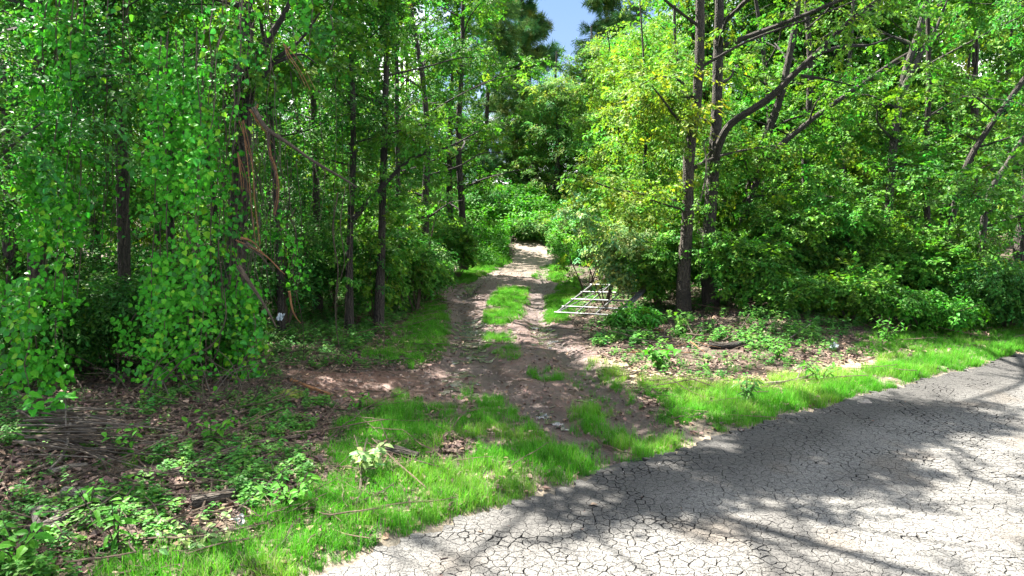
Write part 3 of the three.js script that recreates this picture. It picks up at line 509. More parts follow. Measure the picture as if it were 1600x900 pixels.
// low green undergrowth
const seedling = many(4, (_, k) => {
  const B = BB(), kind = ['oval', 'oak', 'heart', 'lance'][k];
  for (let st = 0; st < 3; st++) { const a = rnd() * 6.28, bx = gauss() * 0.05, bz = gauss() * 0.05, hh = rr(0.10, 0.24); for (let i = 0; i < 7; i++) { const t = (i + 1) / 7, b = a + i * 2.4; leafInto(B, kind, basis(V(bx + Math.cos(a) * t * 0.07, hh * t, bz + Math.sin(a) * t * 0.07), V(Math.cos(b), rr(-0.1, 0.5), Math.sin(b)), V(gauss() * 0.2, 1, gauss() * 0.2).normalize()), rr(0.05, 0.09), 0.25, 0.25, tint(0.3)); } }
  return finish(B);
});
const under = thing('low_undergrowth', 'knee-low green seedlings and creepers covering the forest floor', 'undergrowth', V(0, 0, 0), null, 'stuff');
{
  const items = [];
  for (let i = 0; i < 38000; i++) {
    const d = 4.8 + 27 * Math.pow(rnd(), 1.35), x = rr(-0.85, 0.95) * d, z = -d, s = roadS(x, z); if (s > -0.25) continue; const tr = trackM(x, z); if (tr > -0.15) continue;
    const n = fbm(x * 0.8 + 5, z * 0.8 - 3, 9, 4), band = s > -2.4 ? 0.30 : 0; const lush = (x > 5.5 && s < -2.2 && s > -5 && rnd() < 0.7) || d > 10 && d < 32 && Math.abs(x - trackX(z)) < 5 && x < trackX(z); if (!lush && n < 0.03 + band * (x > 0 ? 0.3 : 0) && rnd() < 0.88) continue; if (grassPolys.some(([pl]) => edgeDist(pl, x, z) > -0.1)) continue; const right = x > 2 && d < 18; if (right && rnd() < (s < -2.6 && x > 5 ? 0 : 0.4)) continue;
    const t = tint(0.25); items.push([i % 4, new THREE.Matrix4().compose(V(x, ground(x, z), z), qx.clone().setFromEuler(new THREE.Euler(gauss() * 0.1, rnd() * 6.28, gauss() * 0.1)), V(1, 1, 1).multiplyScalar(rr(0.3, 0.8) * (d > 13 ? 1.6 : 1))), t]);
  }
  scatter(under, 'seedlings', seedling, M.seedling, items); console.log('undergrowth', items.length);
}
// ---------------------------------------------------------------- trees
const PP = (d, ...pts) => pts.map(([x, y, dd]) => P(x, y, dd ?? d));
const gb = (x, y) => G(x, y);
function tp(d, first, ...rest) { const b = P(first[0], first[1], d); b.y = ground(b.x, b.z); return [b, ...PP(d, ...rest)]; }
// right of the track
tree('oak_tree', 'rough brown oak trunk beside the dropped gate, left one of the close pair', 'tree', { pts: tp(17.3, [1068, 497], [1069, 420], [1075, 330], [1077, 240], [1087, 170], [1093, 90], [1094, 0]), r: 0.155, height: 14, bark: 'barkBrown', leaf: 'oak', from: 2.6, branches: 13, spread: 3.2, leafy: 5, per: 12, cl: 0.8,
  limbs: [[[V(4.5, 8, -17.2), V(3.4, 9.3, -15.7), V(2.0, 10.2, -14.2), V(0.8, 10.6, -13)], 0.08, 14], [[V(4.5, 8.8, -17.2), V(2.2, 10.4, -16), V(0, 11, -15), V(-1.4, 11.2, -14)], 0.07, 10], [PP(17, [1090, 160], [1060, 125], [1025, 122], [990, 140]), 0.045, 6], [PP(17, [1088, 155], [1050, 150], [1020, 165], [985, 152]), 0.04, 5], [PP(17.3, [1078, 265], [1096, 256], [1110, 236]), 0.07, 0], [PP(16.6, [1076, 330], [1040, 320], [1000, 310], [965, 330]), 0.03, 7]] });  // the limbs reaching high toward the track are added above view to shade the road
tree('oak_tree', 'dark oak trunk with a long limb leaning out over the road side', 'tree', { pts: tp(17.9, [1112, 492], [1106, 400], [1111, 310], [1117, 235], [1120, 170], [1122, 90], [1124, 0]), r: 0.165, height: 15, bark: 'barkDark', leaf: 'oak', from: 4.5, branches: 10, spread: 3.2, leafy: 5, per: 12, cl: 0.8,
  limbs: [[PP(17.6, [1117, 245], [1138, 198, 17], [1200, 155, 16.2], [1245, 112, 15.6], [1290, 70, 15.1], [1330, 30, 14.7], [1375, -4, 14.4], [1430, -60, 14]), 0.105, 3], [[V(5.3, 8.6, -17.8), V(5.1, 10.2, -16.4), V(4.2, 11.3, -15), V(3.3, 11.8, -13.4)], 0.08, 12], [[V(5.3, 7.4, -17.8), V(6.2, 8.3, -16.4), V(6.6, 8.8, -15), V(6.4, 9, -13.8)], 0.07, 10], [[V(5.3, 6.8, -17.8), V(7.2, 7.4, -16.8), V(8.6, 7.9, -15.6), V(9.4, 8, -14.6)], 0.07, 12], [PP(15.1, [1283, 80], [1330, 72], [1360, 70], [1400, 55]), 0.055, 3], [PP(15.6, [1252, 118], [1290, 124], [1335, 134]), 0.04, 2], [PP(14.7, [1330, 30], [1350, 22], [1385, -10], [1420, -50]), 0.06, 2]] });  // besides the long leaning limb, high leafy ones added to cast shade on the road
tree('slim_tree', 'slim dark trunk bending right just behind the oak pair', 'tree', { pts: tp(20, [1150, 470], [1160, 370], [1168, 310], [1186, 245], [1200, 205], [1217, 160], [1235, 80]), r: 0.14, height: 12, leaf: 'maple', from: 3, branches: 10, spread: 3 });
tree('leaning_tree', 'thin stem leaning far right behind the long oak limb', 'tree', { pts: tp(19, [1140, 455], [1160, 350], [1200, 250], [1262, 192], [1335, 140], [1400, 95], [1460, 60]), r: 0.10, height: 9, leaf: 'maple', from: 3, branches: 9, spread: 2.5 });
tree('maple_tree', 'pale grey trunk standing in the middle of the right-hand thicket', 'tree', { pts: tp(18.6, [1385, 462], [1387, 350], [1394, 250], [1402, 180], [1414, 115], [1432, 60]), r: 0.115, height: 14, bark: 'barkGrey', leaf: 'maple', from: 2.5, branches: 13, spread: 3.4, limbs: [[PP(18.5, [1408, 150], [1430, 100], [1460, 50], [1480, 0]), 0.1, 6]] });
tree('straight_tree', 'straight narrow brown trunk right of the pale grey trunk', 'tree', { pts: tp(19.4, [1448, 462], [1449, 360], [1447, 250], [1451, 130]), r: 0.085, height: 14, bark: 'barkBrown', leaf: 'maple', from: 3, branches: 11, spread: 3 });
tree('leaning_tree', 'rightward leaning dark trunk near the right end of the thicket', 'tree', { pts: tp(17, [1465, 455], [1490, 330], [1512, 255], [1545, 200], [1575, 158], [1610, 110], [1660, 40]), r: 0.085, height: 11, leaf: 'maple', from: 2.5, branches: 11, spread: 2.8 });
tree('leaning_tree', 'short leaning trunk lowest at the right edge above the bank', 'tree', { pts: tp(16.2, [1530, 455], [1545, 305], [1570, 262], [1600, 215], [1650, 150]), r: 0.075, height: 10, bark: 'barkGrey', leaf: 'dark', from: 2, branches: 11, spread: 2.6 });
tree('maple_tree', 'leafy maple filling the top right corner of the thicket', 'tree', { pts: tp(20, [1590, 450], [1600, 330], [1612, 200], [1618, 60]), r: 0.15, height: 13, leaf: 'maple', from: 2.2, branches: 14, spread: 3.8, leafy: 6 });
tree('maple_tree', 'maple with low boughs between the oak pair and pale trunk', 'tree', { pts: tp(21.5, [1255, 455], [1262, 350], [1258, 250], [1266, 120]), r: 0.12, height: 13, leaf: 'maple', from: 1.6, branches: 15, spread: 3.4 });
tree('sapling_tree', 'bright yellow-green young tree left of the oak pair by the track', 'tree', { pts: tp(21, [1008, 455], [1012, 380], [1005, 300], [1010, 200], [1006, 100]), r: 0.07, height: 8.2, leaf: 'oak', from: 1.2, branches: 14, spread: 1.9, cl: 0.6 });
tree('sapling_tree', 'sunlit young tree further back on the right of the track', 'tree', { pts: tp(28, [965, 420], [962, 330], [968, 220], [960, 130]), r: 0.09, height: 8.6, leaf: 'oak', from: 1.5, branches: 14, spread: 2.2, cl: 0.7 });
// left of the track
tree('vine_hung_tree', 'dark trunk behind the outer curtain of heart-shaped vine leaves', 'tree', { pts: tp(12.6, [200, 565], [194, 420], [191, 290], [186, 210], [164, 110], [152, 20]), r: 0.11, height: 12, leaf: 'dark', from: 4.5, branches: 13, spread: 3, limbs: [[PP(12.4, [166, 110], [156, 70], [170, 30], [190, -30]), 0.06, 3]] });
tree('vine_hung_tree', 'torn shaggy trunk with vines, nearest tree left of the track', 'tree', { pts: tp(11.2, [370, 592], [366, 480], [370, 380], [376, 290], [378, 200], [381, 100], [386, -10]), r: 0.155, height: 14, bark: 'barkDark', leaf: 'maple', from: 5.8, branches: 16, spread: 4.2, per: 20, sprouts: 26,
  limbs: [[[V(-4.1, 7.2, -11.2), V(-3, 8.5, -11.7), V(-1.7, 9.3, -12.2), V(-0.4, 9.7, -12.6)], 0.08, 22], [[V(-4.1, 8, -11.2), V(-3.2, 9.8, -12.3), V(-2.2, 11, -13.4), V(-1.2, 11.6, -14.6)], 0.07, 20], [[V(-4.1, 7.4, -11.2), V(-3.9, 8.3, -10.4), V(-3.1, 8.8, -9.9), V(-2.2, 9, -9.7)], 0.07, 10], [PP(11, [378, 190], [400, 140], [430, 95], [470, 62], [500, 20]), 0.06, 2], [PP(11, [430, 98], [470, 85], [495, 100]), 0.035, 1], [PP(11.1, [382, 120], [420, 60], [450, 10], [470, -60]), 0.08, 2]] });  // leafy limbs high above view, added to shade the near road edge
tree('straight_tree', 'straight dark trunk standing back between the shaggy tree and track', 'tree', { pts: tp(17, [497, 470], [495, 390], [494, 300], [490, 160], [486, 60]), r: 0.09, height: 13, leaf: 'dark', from: 3.6, branches: 10, spread: 3 });
tree('forked_tree', 'dark stem with a long branch reaching right toward the track', 'tree', { pts: tp(15, [545, 505], [546, 420], [548, 335], [552, 240], [550, 120]), r: 0.075, height: 12, leaf: 'maple', from: 3.4, branches: 13, spread: 3.2, limbs: [[[V(-3.4, 8.4, -15), V(-1.6, 9.6, -14.7), V(0, 10.2, -14.2), V(1.2, 10.5, -13.8)], 0.06, 9], [PP(14.8, [549, 345], [580, 310], [608, 280], [645, 247], [700, 230], [748, 205]), 0.07, 10]] });  // the high limb across the track is added for shade on the road
tree('slim_tree', 'thin straight stem at the left edge of the track', 'tree', { pts: tp(19.5, [622, 440], [621, 380], [622, 290], [620, 180]), r: 0.085, height: 11, leaf: 'maple', from: 2.2, branches: 12, spread: 2.6 });
tree('maple_tree', 'leafy tree with silvery sunlit boughs above the left track edge', 'tree', { pts: tp(23, [668, 425], [664, 330], [668, 220], [660, 120]), r: 0.13, height: 13, leaf: 'oak', from: 2.2, branches: 15, spread: 3.2, cl: 0.85 });
tree('maple_tree', 'broad leafy tree overhanging the far left side of the track', 'tree', { pts: tp(31, [725, 400], [722, 330], [716, 220], [722, 100]), r: 0.16, height: 15.5, leaf: 'maple', from: 2.5, branches: 15, spread: 3.6, cl: 1 });
tree('slim_tree', 'slim shaded stem left of the shaggy torn trunk', 'tree', { pts: tp(15.5, [268, 520], [265, 400], [268, 250], [262, 90]), r: 0.085, height: 10.5, leaf: 'dark', from: 2.6, branches: 10, spread: 2.6 });
tree('dense_tree', 'shaded bluish tree at the far left edge', 'tree', { pts: tp(13.5, [20, 540], [16, 400], [14, 250], [10, 60]), r: 0.13, height: 11, leaf: 'dark', from: 1.4, branches: 15, spread: 2.4 });
tree('slim_tree', 'thin dark stem right behind the shaggy torn trunk', 'tree', { pts: tp(14, [440, 520], [436, 400], [428, 260], [420, 120]), r: 0.06, height: 9.5, leaf: 'dark', from: 4, branches: 8, spread: 2.4 });
tree('dense_tree', 'dense dark evergreen bough tree above the middle left stems', 'tree', { pts: tp(15.5, [590, 480], [596, 380], [600, 240], [604, 90], [606, 0]), r: 0.09, height: 11, leaf: 'dark', from: 5, branches: 12, spread: 3.2, cl: 0.8, mat: null });
tree('dense_tree', 'dark leafy tree added mostly out of view past the left edge for its shade', 'tree', { pts: tp(9.6, [-60, 620], [-64, 400], [-50, 200], [-66, 0]), r: 0.13, height: 11, leaf: 'dark', from: 2.4, branches: 16, spread: 2.5, per: 20 });  // added mostly out of view, to shade the left forest floor
tree('dense_tree', 'dark tall tree behind the leftmost vine curtain', 'tree', { pts: tp(11.5, [60, 590], [56, 400], [64, 200], [58, 0]), r: 0.12, height: 13, leaf: 'dark', from: 4, branches: 15, spread: 3.2, per: 20 });  // likewise added for shade over the left forest floor
// beyond the end of the track
tree('pine_tree', 'tall dark pine rising behind the end of the track', 'tree', { pts: tp(68, [812, 300], [812, 200], [815, 100], [816, 0]), r: 0.28, height: 30, bark: 'barkBrown', leaf: 'pine', from: 5, branches: 30, spread: 3.6, conifer: true, leafy: 6, per: 16, cl: 0.9, ls: 2.6 });
tree('pine_tree', 'pine with sparse crown just right of the sky gap', 'tree', { pts: tp(64, [955, 320], [956, 200], [958, 100], [957, 0]), r: 0.24, height: 26, bark: 'barkBrown', leaf: 'pine', from: 13, branches: 16, spread: 3, conifer: true, leafy: 5, per: 12, cl: 0.8, ls: 2.6 });
tree('pine_tree', 'pine half hidden left of the tall dark pine', 'tree', { pts: tp(62, [762, 310], [760, 200], [764, 100], [762, 20]), r: 0.22, height: 22, bark: 'barkBrown', leaf: 'pine', from: 6, branches: 26, spread: 3, conifer: true, leafy: 5, per: 10, cl: 0.9, ls: 2.4 });
tree('bare_stem_tree', 'pale thin trunk standing clear in the bright middle distance', 'tree', { pts: tp(61, [926, 310], [925, 220], [926, 140], [924, 40]), r: 0.17, height: 17, bark: 'barkGrey', leaf: 'pale', from: 8, branches: 14, spread: 2.2, leafy: 5, per: 18, cl: 0.8, ls: 1.7 });
tree('broadleaf_tree', 'sunlit pale green tree in front of the tall dark pine', 'tree', { pts: tp(57, [868, 318], [872, 230], [868, 130], [870, 80]), r: 0.2, height: 13, leaf: 'pale', from: 3, branches: 22, spread: 3.6, leafy: 5, per: 11, cl: 1.1, ls: 1.8 });
tree('broadleaf_tree', 'shaded bluish tree closing the end of the track', 'tree', { pts: tp(62, [840, 310], [838, 260], [842, 200]), r: 0.2, height: 12, leaf: 'maple', from: 4, branches: 20, spread: 4, leafy: 6, per: 12, cl: 1.1, ls: 1.8 });
tree('broadleaf_tree', 'yellow-green tree right of the pale thin trunk', 'tree', { pts: tp(44, [1000, 360], [1000, 260], [988, 150]), r: 0.17, height: 13, leaf: 'oak', from: 3, branches: 18, spread: 2.8, leafy: 6, per: 22, cl: 1, ls: 1.6 });
tree('broadleaf_tree', 'bluish shaded tree right of the end of the track', 'tree', { pts: tp(60, [915, 315], [916, 260], [912, 200]), r: 0.15, height: 11.5, leaf: 'maple', from: 3.4, branches: 18, spread: 3.6, leafy: 6, per: 12, cl: 1, ls: 1.7 });
tree('broadleaf_tree', 'leafy tree left of the half-hidden pine', 'tree', { pts: tp(42, [705, 370], [702, 250], [708, 100]), r: 0.19, height: 16, leaf: 'maple', from: 2, branches: 18, spread: 3.4, leafy: 6, per: 22, cl: 1, ls: 1.7 });
// rows deeper in the woods
const rowWord = ['first', 'second', 'third', 'fourth', 'fifth', 'sixth', 'seventh', 'eighth', 'ninth', 'tenth', 'eleventh', 'twelfth'];
[[90, 17.5], [330, 18.5], [150, 22], [415, 21.5], [545, 23], [255, 25], [470, 27.5], [590, 30], [30, 20]].sort((a, b) => b[0] - a[0]).forEach(([X, d], i) => tree('woodland_tree', `shaded tree deep in the left woods, ${rowWord[i]} from the track`, 'tree', { pts: tp(d, [X, 470], [X + gauss() * 8, 330], [X + gauss() * 14, 200], [X + gauss() * 14, 60]), r: rr(0.09, 0.15), height: rr(11, 15), leaf: pick(['dark', 'maple', 'dark']), from: 1.8, branches: 13, spread: 3.2, cl: 0.95, ls: 1.2, per: 17 }));
[[1190, 26], [1320, 25.5], [1060, 25], [1100, 31], [1240, 30], [1400, 28], [1520, 24.5], [1480, 30], [1590, 28]].sort((a, b) => a[0] - b[0]).forEach(([X, d], i) => tree('woodland_tree', `tree deep in the right-hand woods, ${rowWord[i]} from the track`, 'tree', { pts: tp(d, [X, 450], [X + gauss() * 8, 330], [X + gauss() * 14, 200], [X + gauss() * 14, 60]), r: rr(0.09, 0.16), height: rr(11, 15), bark: pick(['barkDark', 'barkGrey', 'barkBrown']), leaf: pick(['maple', 'oak', 'maple']), from: 1.8, branches: 13, spread: 3.4, cl: 0.95, ls: 1.25, per: 17 }));
console.log('tree sprays', sprays);

// the mass of woods behind, where no single tree can be told
{
  const t = thing('far_woods', 'mass of distant woods seen in the gaps behind the nearer trees', 'woods', V(0, 0, 0), null, 'stuff'), kinds = { maple: new Foliage('maple'), dark: new Foliage('dark'), oak: new Foliage('oak') }, tr = [];
  const trunkG = tube([V(0, -0.3, 0), V(0.1, 3, 0.05), V(-0.05, 7, 0), V(0.05, 12, 0.1)], [0.17, 0.14, 0.11, 0.04], { n: 12, m: 7 });
  for (let i = 0; i < 190; i++) {
    const d = rr(27, 78), x = rr(-0.95, 0.95) * d; if (Math.abs(x - trackX(-d)) < (d < 46 ? 5.2 : -1)) continue; if (x > -0.10 * d && x < 0.15 * d && d > 38 && d < 64) continue;
    const b = V(x, ground(x, -d), -d), h = (x > 0.0 * d && x < 0.24 * d) ? Math.min(14, 2.2 + 0.24 * d) : d > 60 && x > -22 ? rr(8, 11) : rr(12, 19), f = kinds[pick(['maple', 'dark', 'dark', 'oak'])];
    tr.push([0, new THREE.Matrix4().compose(b, qx.clone().setFromEuler(new THREE.Euler(gauss() * 0.05, rnd() * 6, gauss() * 0.05)), V(1, h / 13, 1)), tint(0.2)]);
    for (let q = 0; q < 20; q++) { const y = lerp(1, h, rnd()), R = 2.8 * (1 - 0.5 * y / h), a = rnd() * 6.28; f.clump(V(b.x + Math.cos(a) * R * rnd(), b.y + y, b.z + Math.sin(a) * R * rnd()), 1.3, 0.8, 1.3, 16, 2.1); }
  }
  for (const k in kinds) { kinds[k].build(t, 'foliage'); sprays += kinds[k].count; } scatter(t, 'trunks', [trunkG], M.barkDark, tr);
}
console.log('with far woods', sprays);

// ---------------------------------------------------------------- shrubs
[['dark low bush under the leftmost vine curtain', 70, 640, 10.4, 1.3, 1.1, 'dark', 13], ['dark low bush behind the brush pile between two vine curtains', 170, 600, 11, 1.4, 1.2, 'dark', 13], ['dark low bush under the thick vine column', 290, 605, 10.6, 1.2, 1.1, 'dark', 13], ['low bush spilling onto the right bank below the grey trunk', 1330, 510, 15.6, 1.1, 1.2, 'maple', 14], ['low bush on the bank toward the right edge', 1450, 500, 15, 1.0, 1.2, 'weed', 14], ['low bush between the right oak and the bank', 1225, 515, 16.2, 1.0, 1.1, 'maple', 12], ['pale sunlit bush hanging over the metal gate', 945, 478, 18.7, 2.9, 1.75, 'silver', 30], ['green bush growing up between gate and left oak trunk', 1025, 485, 18.6, 2.2, 1.2, 'maple', 24], ['yellow-green bush behind the gate along the track edge', 915, 455, 22, 2.4, 1.5, 'oak', 24],
 ['low dark green bush under the raised end of the gate', 990, 525, 15.3, 0.45, 0.6, 'weed', 14], ['broad-leaved sprig reaching out in front of the right oak trunk', 1160, 490, 16.9, 1.9, 1.0, 'maple', 14],
 ['dense bush just right of the oak pair', 1215, 480, 18.2, 2.6, 1.8, 'maple', 26], ['dense bush in the thicket two steps right of the oaks', 1290, 475, 18, 2.5, 1.9, 'maple', 26], ['dense bush below the pale grey trunk', 1365, 470, 17.6, 1.9, 1.9, 'maple', 26], ['bush right of the pale grey trunk on the bank', 1440, 465, 17.6, 1.8, 1.7, 'maple', 26], ['bush below the leaning trunk on the right bank', 1510, 462, 16.4, 1.7, 1.6, 'maple', 26], ['bluish bush at the right edge above the grass', 1580, 468, 15.6, 1.6, 1.6, 'dark', 28],
 ['dark bush at the left track edge past the thin stem', 665, 440, 20.5, 1.9, 1.3, 'dark', 24], ['shaded bush behind the stem with the long branch', 590, 465, 18.5, 1.8, 1.4, 'dark', 22], ['shaded bush behind the torn trunk', 455, 480, 16, 1.9, 1.4, 'dark', 22], ['tall loose bush between the torn trunk and the straight dark trunk', 448, 500, 14.6, 3.4, 1.3, 'dark', 8], ['tall loose bush in front of the long-branched stem', 585, 495, 16, 3.2, 1.3, 'maple', 8], ['tall loose bush behind the thin stem at the track edge', 650, 455, 18.2, 3.4, 1.4, 'maple', 9], ['tall loose bush right of the straight dark trunk', 522, 490, 18, 3.6, 1.5, 'dark', 9],
 ['leafy bush left of the far end of the track', 715, 402, 28, 2.6, 1.8, 'maple', 26], ['shaded bush between the two vine-hung trunks', 285, 520, 14.5, 2.0, 1.5, 'dark', 22], ['shaded bush at the left edge behind the vines', 70, 530, 14, 2.2, 1.6, 'dark', 24],
 ['bluish bush closing the far end of the track on its left', 752, 345, 52, 2.2, 2.3, 'dark', 26], ['sunlit pale bush in the middle of the far clearing', 838, 352, 47, 1.3, 1.7, 'pale', 26], ['sunlit pale bush right in the far clearing', 888, 356, 45, 1.2, 1.5, 'pale', 26], ['green bush behind the pale bushes of the far clearing', 800, 338, 55, 2.0, 2.6, 'weed', 30],
].forEach(([label, X, Y, d, h, w, leaf, per]) => { const b = P(X, Y, d); b.y = ground(b.x, b.z); shrub('bush', label, 'bush', b, h, w, { leaf, per, leafy: 6, stems: h < 1 ? 4 : 6, ls: d > 30 ? 1.6 : leaf === 'weed' ? 1 : 0.9 }); });
console.log('with shrubs', sprays);

// ---------------------------------------------------------------- hanging vines with heart-shaped leaves
const leafGeos = many(4, () => { const B = BB(); leafInto(B, 'heart', new THREE.Matrix4(), 0.072, rr(0.12, 0.3), rr(0.05, 0.3), [1, 1, 1]); return finish(B); });
const leafTones = [[0.045, 0.28, 0.009], [0.085, 0.34, 0.009], [0.022, 0.13, 0.010], [0.034, 0.23, 0.024], [0.15, 0.37, 0.009], [0.05, 0.29, 0.009]].map(([r, g, b]) => leafMat(r, g, b, { t: 0.4, coat: 0.3, cr: 0.35 }));
function vine(label, strands, o = {}) { // strands: [x0, y0, x1, y1, depth, leaves] in photograph pixels
  const origin = P((strands[0][0] + strands[0][2]) / 2, 600, strands[0][4]); origin.y = ground(origin.x, origin.z);
  const t = thing('hanging_vine', label, 'vine', origin, o.group), leaves = [];
  for (const [x0, y0, x1, y1, d, n0] of strands) {
    const n = Math.round(n0 * 3.7);
    const a = P(x0, y0, d + rr(0, 0.5)), b = P(x1, y1, d + rr(-0.3, 0.2)), pts = []; b.y = Math.max(b.y, ground(b.x, b.z) + 0.05);
    const w1 = rnd() * 9; for (let i = 0; i <= 7; i++) { const u = i / 7; pts.push(a.clone().lerp(b, u).add(V(0.12 * nz(u * 4, w1), 0, 0.12 * nz(u * 4, w1 + 5)))); }
    part(t, 'stem', tube(rel(pts, origin), [0.009, 0.008, 0.006], { n: 26, m: 5 }), M.dryVine);
    const c = new THREE.CatmullRomCurve3(pts);
    for (let i = 0; i < n; i++) {
      const u = rnd(), dens = fbm(u * 6 + w1, w1, 0, 2); if (dens < 0.0 && rnd() < 0.9) continue;
      const p = c.getPoint(u).add(V(gauss() * (o.wide ?? 0.16), gauss() * 0.1, 0.03 + Math.abs(gauss()) * (o.deep ?? 0.16))), side = rnd() < 0.5 ? -1 : 1;
      if (p.y < ground(p.x, p.z) + 0.04 || (p.y > 3.5 && sunGap(p) && rnd() < 0.8)) continue;
      const dir = V(side * rr(0.1, 0.9), -rr(0.15, 1), rr(0, 0.5)), nrm = V(0.25 + gauss() * 0.4, 0.75 + gauss() * 0.3, 0.75 + gauss() * 0.3).normalize();
      leaves.push([p, dir, nrm, rr(0.5, 1.15) * (o.size ?? 1) * (rnd() < 0.15 ? 1.3 : 1)]);
    }
  }
  leaves.sort((q, r) => r[0].z + r[3] * 0.6 - q[0].z - q[3] * 0.6);
  const shown = o.parts ?? 170, items = [];
  leaves.forEach(([p, dir, nrm, s], i) => {
    const m = basis(p.clone().sub(origin), dir, nrm, s);
    if (i < shown) { const l = part(t, 'leaf', pick(leafGeos), pick(leafTones)); l.applyMatrix4(m); } else items.push([i % 4, m, tint(0.3)]);
  });
  scatter(t, 'leaf_mass', leafGeos, M.vine, items); sprays += items.length;
  return t;
}
const S = (n, x0, x1, y0, y1, d, leaves, slant = 0) => many(n, (_, i) => { const x = lerp(x0, x1, (i + rnd()) / n); return [x + slant + gauss() * 8, y0 + gauss() * 14, x + gauss() * 12, y1 + gauss() * 40, d + gauss() * 0.3, leaves]; });
vine('broad leafy vine curtain at the left edge of the woods', S(9, 52, 124, -20, 470, 9.6, 150, 10), { parts: 280 });
vine('lower trailing end of the leftmost vine curtain above the brush', S(6, 10, 110, 430, 640, 9.3, 70), { parts: 140, size: 1.1 });
vine('thick vine column hanging between the two dark trunks', S(9, 232, 322, 60, 560, 9.8, 150, 10), { parts: 280 });
vine('bright vine hanging from the top just left of the torn trunk', S(6, 295, 375, -30, 200, 9.9, 70, 20), { parts: 150 });
vine('vine wrapped round the top of the torn trunk', S(5, 375, 425, -30, 140, 10.3, 60), { parts: 130 });
vine('vine sheathing the middle of the torn trunk', S(5, 350, 392, 120, 420, 10.5, 28), { parts: 130 });
vine('vine screen left of the torn trunk above the dry tangle', S(4, 325, 368, 200, 500, 10.2, 34), { parts: 130 });
vine('low vine clump climbing the foot of the torn trunk', S(5, 355, 405, 440, 600, 10.4, 50), { parts: 110, size: 1.1 });
vine('thin loose vine screen between the left curtain and dark trunk', S(6, 138, 215, -20, 380, 10.6, 28, 8), { parts: 140, wide: 0.2 });
vine('vine tuft dangling above the broken orange branch', S(4, 455, 520, -30, 70, 10.4, 40), { parts: 80, size: 1.1 });
vine('small vine spray hanging in front of the dark middle stems', S(3, 425, 475, 330, 440, 11.4, 26), { parts: 40 });
vine('vine climbing over the ground beside the brush pile', S(6, 200, 330, 500, 640, 9.7, 40), { parts: 80, size: 0.9 });

// bare hanging stems
function bareVine(label, pts, r, mat = M.dryVine, name = 'bare_vine', category = 'vine stem') { const o = pts[0].clone(), t = thing(name, label, category, o); part(t, 'stem', tube(rel(pts, o), [r, r * 0.85, r * 0.6], { n: pts.length * 8, m: 6 }), mat); return t; }
bareVine('pale looping bare vine in front of the middle dark stems', PP(13, [528, 300], [520, 360], [528, 420], [524, 480], [530, 540], [548, 590], [560, 620]), 0.014);
bareVine('thin bare vine rising beside the looping one', PP(13, [540, 290], [532, 350], [538, 410], [528, 450], [526, 500]), 0.010);
bareVine('short curling bare vine by the shaded track edge', PP(13.5, [590, 505], [600, 520], [598, 545], [592, 560]), 0.012);
bareVine('bare vine draped in an arc through the leafy column', PP(9.5, [285, 340], [298, 380], [312, 420], [316, 470]), 0.012);
bareVine('pale dead stem climbing the right oak trunk', PP(17.2, [1088, 330], [1100, 290], [1104, 250], [1100, 225], [1108, 215]), 0.022, M.deadGrey);
bareVine('tangled bare vine arching over the brush below the torn trunk', PP(9.4, [250, 600], [290, 560], [330, 540], [352, 500], [350, 450]), 0.012);
bareVine('grey bare vine sagging across the foot of the torn trunk', PP(10, [280, 590], [310, 585], [335, 560], [346, 520]), 0.012);
for (let i = 0; i < 12; i++) { const x = 385 + i * 15 + gauss() * 6, y0 = 60 + rnd() * 220, d = 11.5 + rnd() * 3.5; bareVine(`hair-thin bare vine dangling right of the torn trunk, ${rowWord[i]} counted from it`, PP(d, [x, y0], [x + gauss() * 10, y0 + 100], [x + gauss() * 14, y0 + 210], [x + gauss() * 14, y0 + 300]), 0.006); }

{
  const o = G(390, 600), t = thing('dry_tangle', 'curtain of dry brown vine stems hanging round the torn trunk', 'vine stems', o);
  for (let i = 0; i < 46; i++) { const x = 395 + gauss() * 34, y0 = rr(60, 330), y1 = Math.min(600, y0 + rr(120, 320)), d = 10.7 + rr(-0.4, 1.2), k = gauss() * 22; part(t, 'stem', tube(rel(PP(d, [x, y0], [x + k * 0.5 + gauss() * 9, lerp(y0, y1, 0.35)], [x + k + gauss() * 12, lerp(y0, y1, 0.7)], [x + k + gauss() * 16, y1]), o), [0.007, 0.006, 0.004], { n: 16, m: 4 }), pick([M.dryVine, M.dryVine, M.stem, M.deadGrey])); }
}
// broken branches with torn orange wood
function brokenBranch(label, limbs) { const o = limbs[0][0][0].clone(), t = thing('broken_branch', label, 'branch', o); limbs.flatMap((l) => l[2] === M.torn && l[1] > 0.025 ? many(4, (_, k) => { const j = l[1] * 0.8, a = V(gauss() * j, gauss() * j, gauss() * j), b = V(gauss() * j * 2.2, gauss() * j * 2, gauss() * j * 2); return [l[0].map((p, i) => p.clone().lerp(p.clone().add(i ? b : a), k ? 1 : 0.2)), l[1] * (k ? 0.2 : 0.34), k === 3 ? M.stem : l[2], l[3]]; }) : [l]).forEach(([pts, r, mat, n]) => part(t, n, tube(rel(pts, o), pts.map((_, i) => Math.max(0.004, r * (1 - 0.7 * i / (pts.length - 1)))), { n: pts.length * 6, m: 6, rough: 0.35 }), mat)); return t; }
brokenBranch('short orange torn stub hanging from the upper limb', [[PP(9.5, [443, 70], [455, 90], [470, 112], [484, 140]), 0.03, M.torn, 'torn_wood']]);
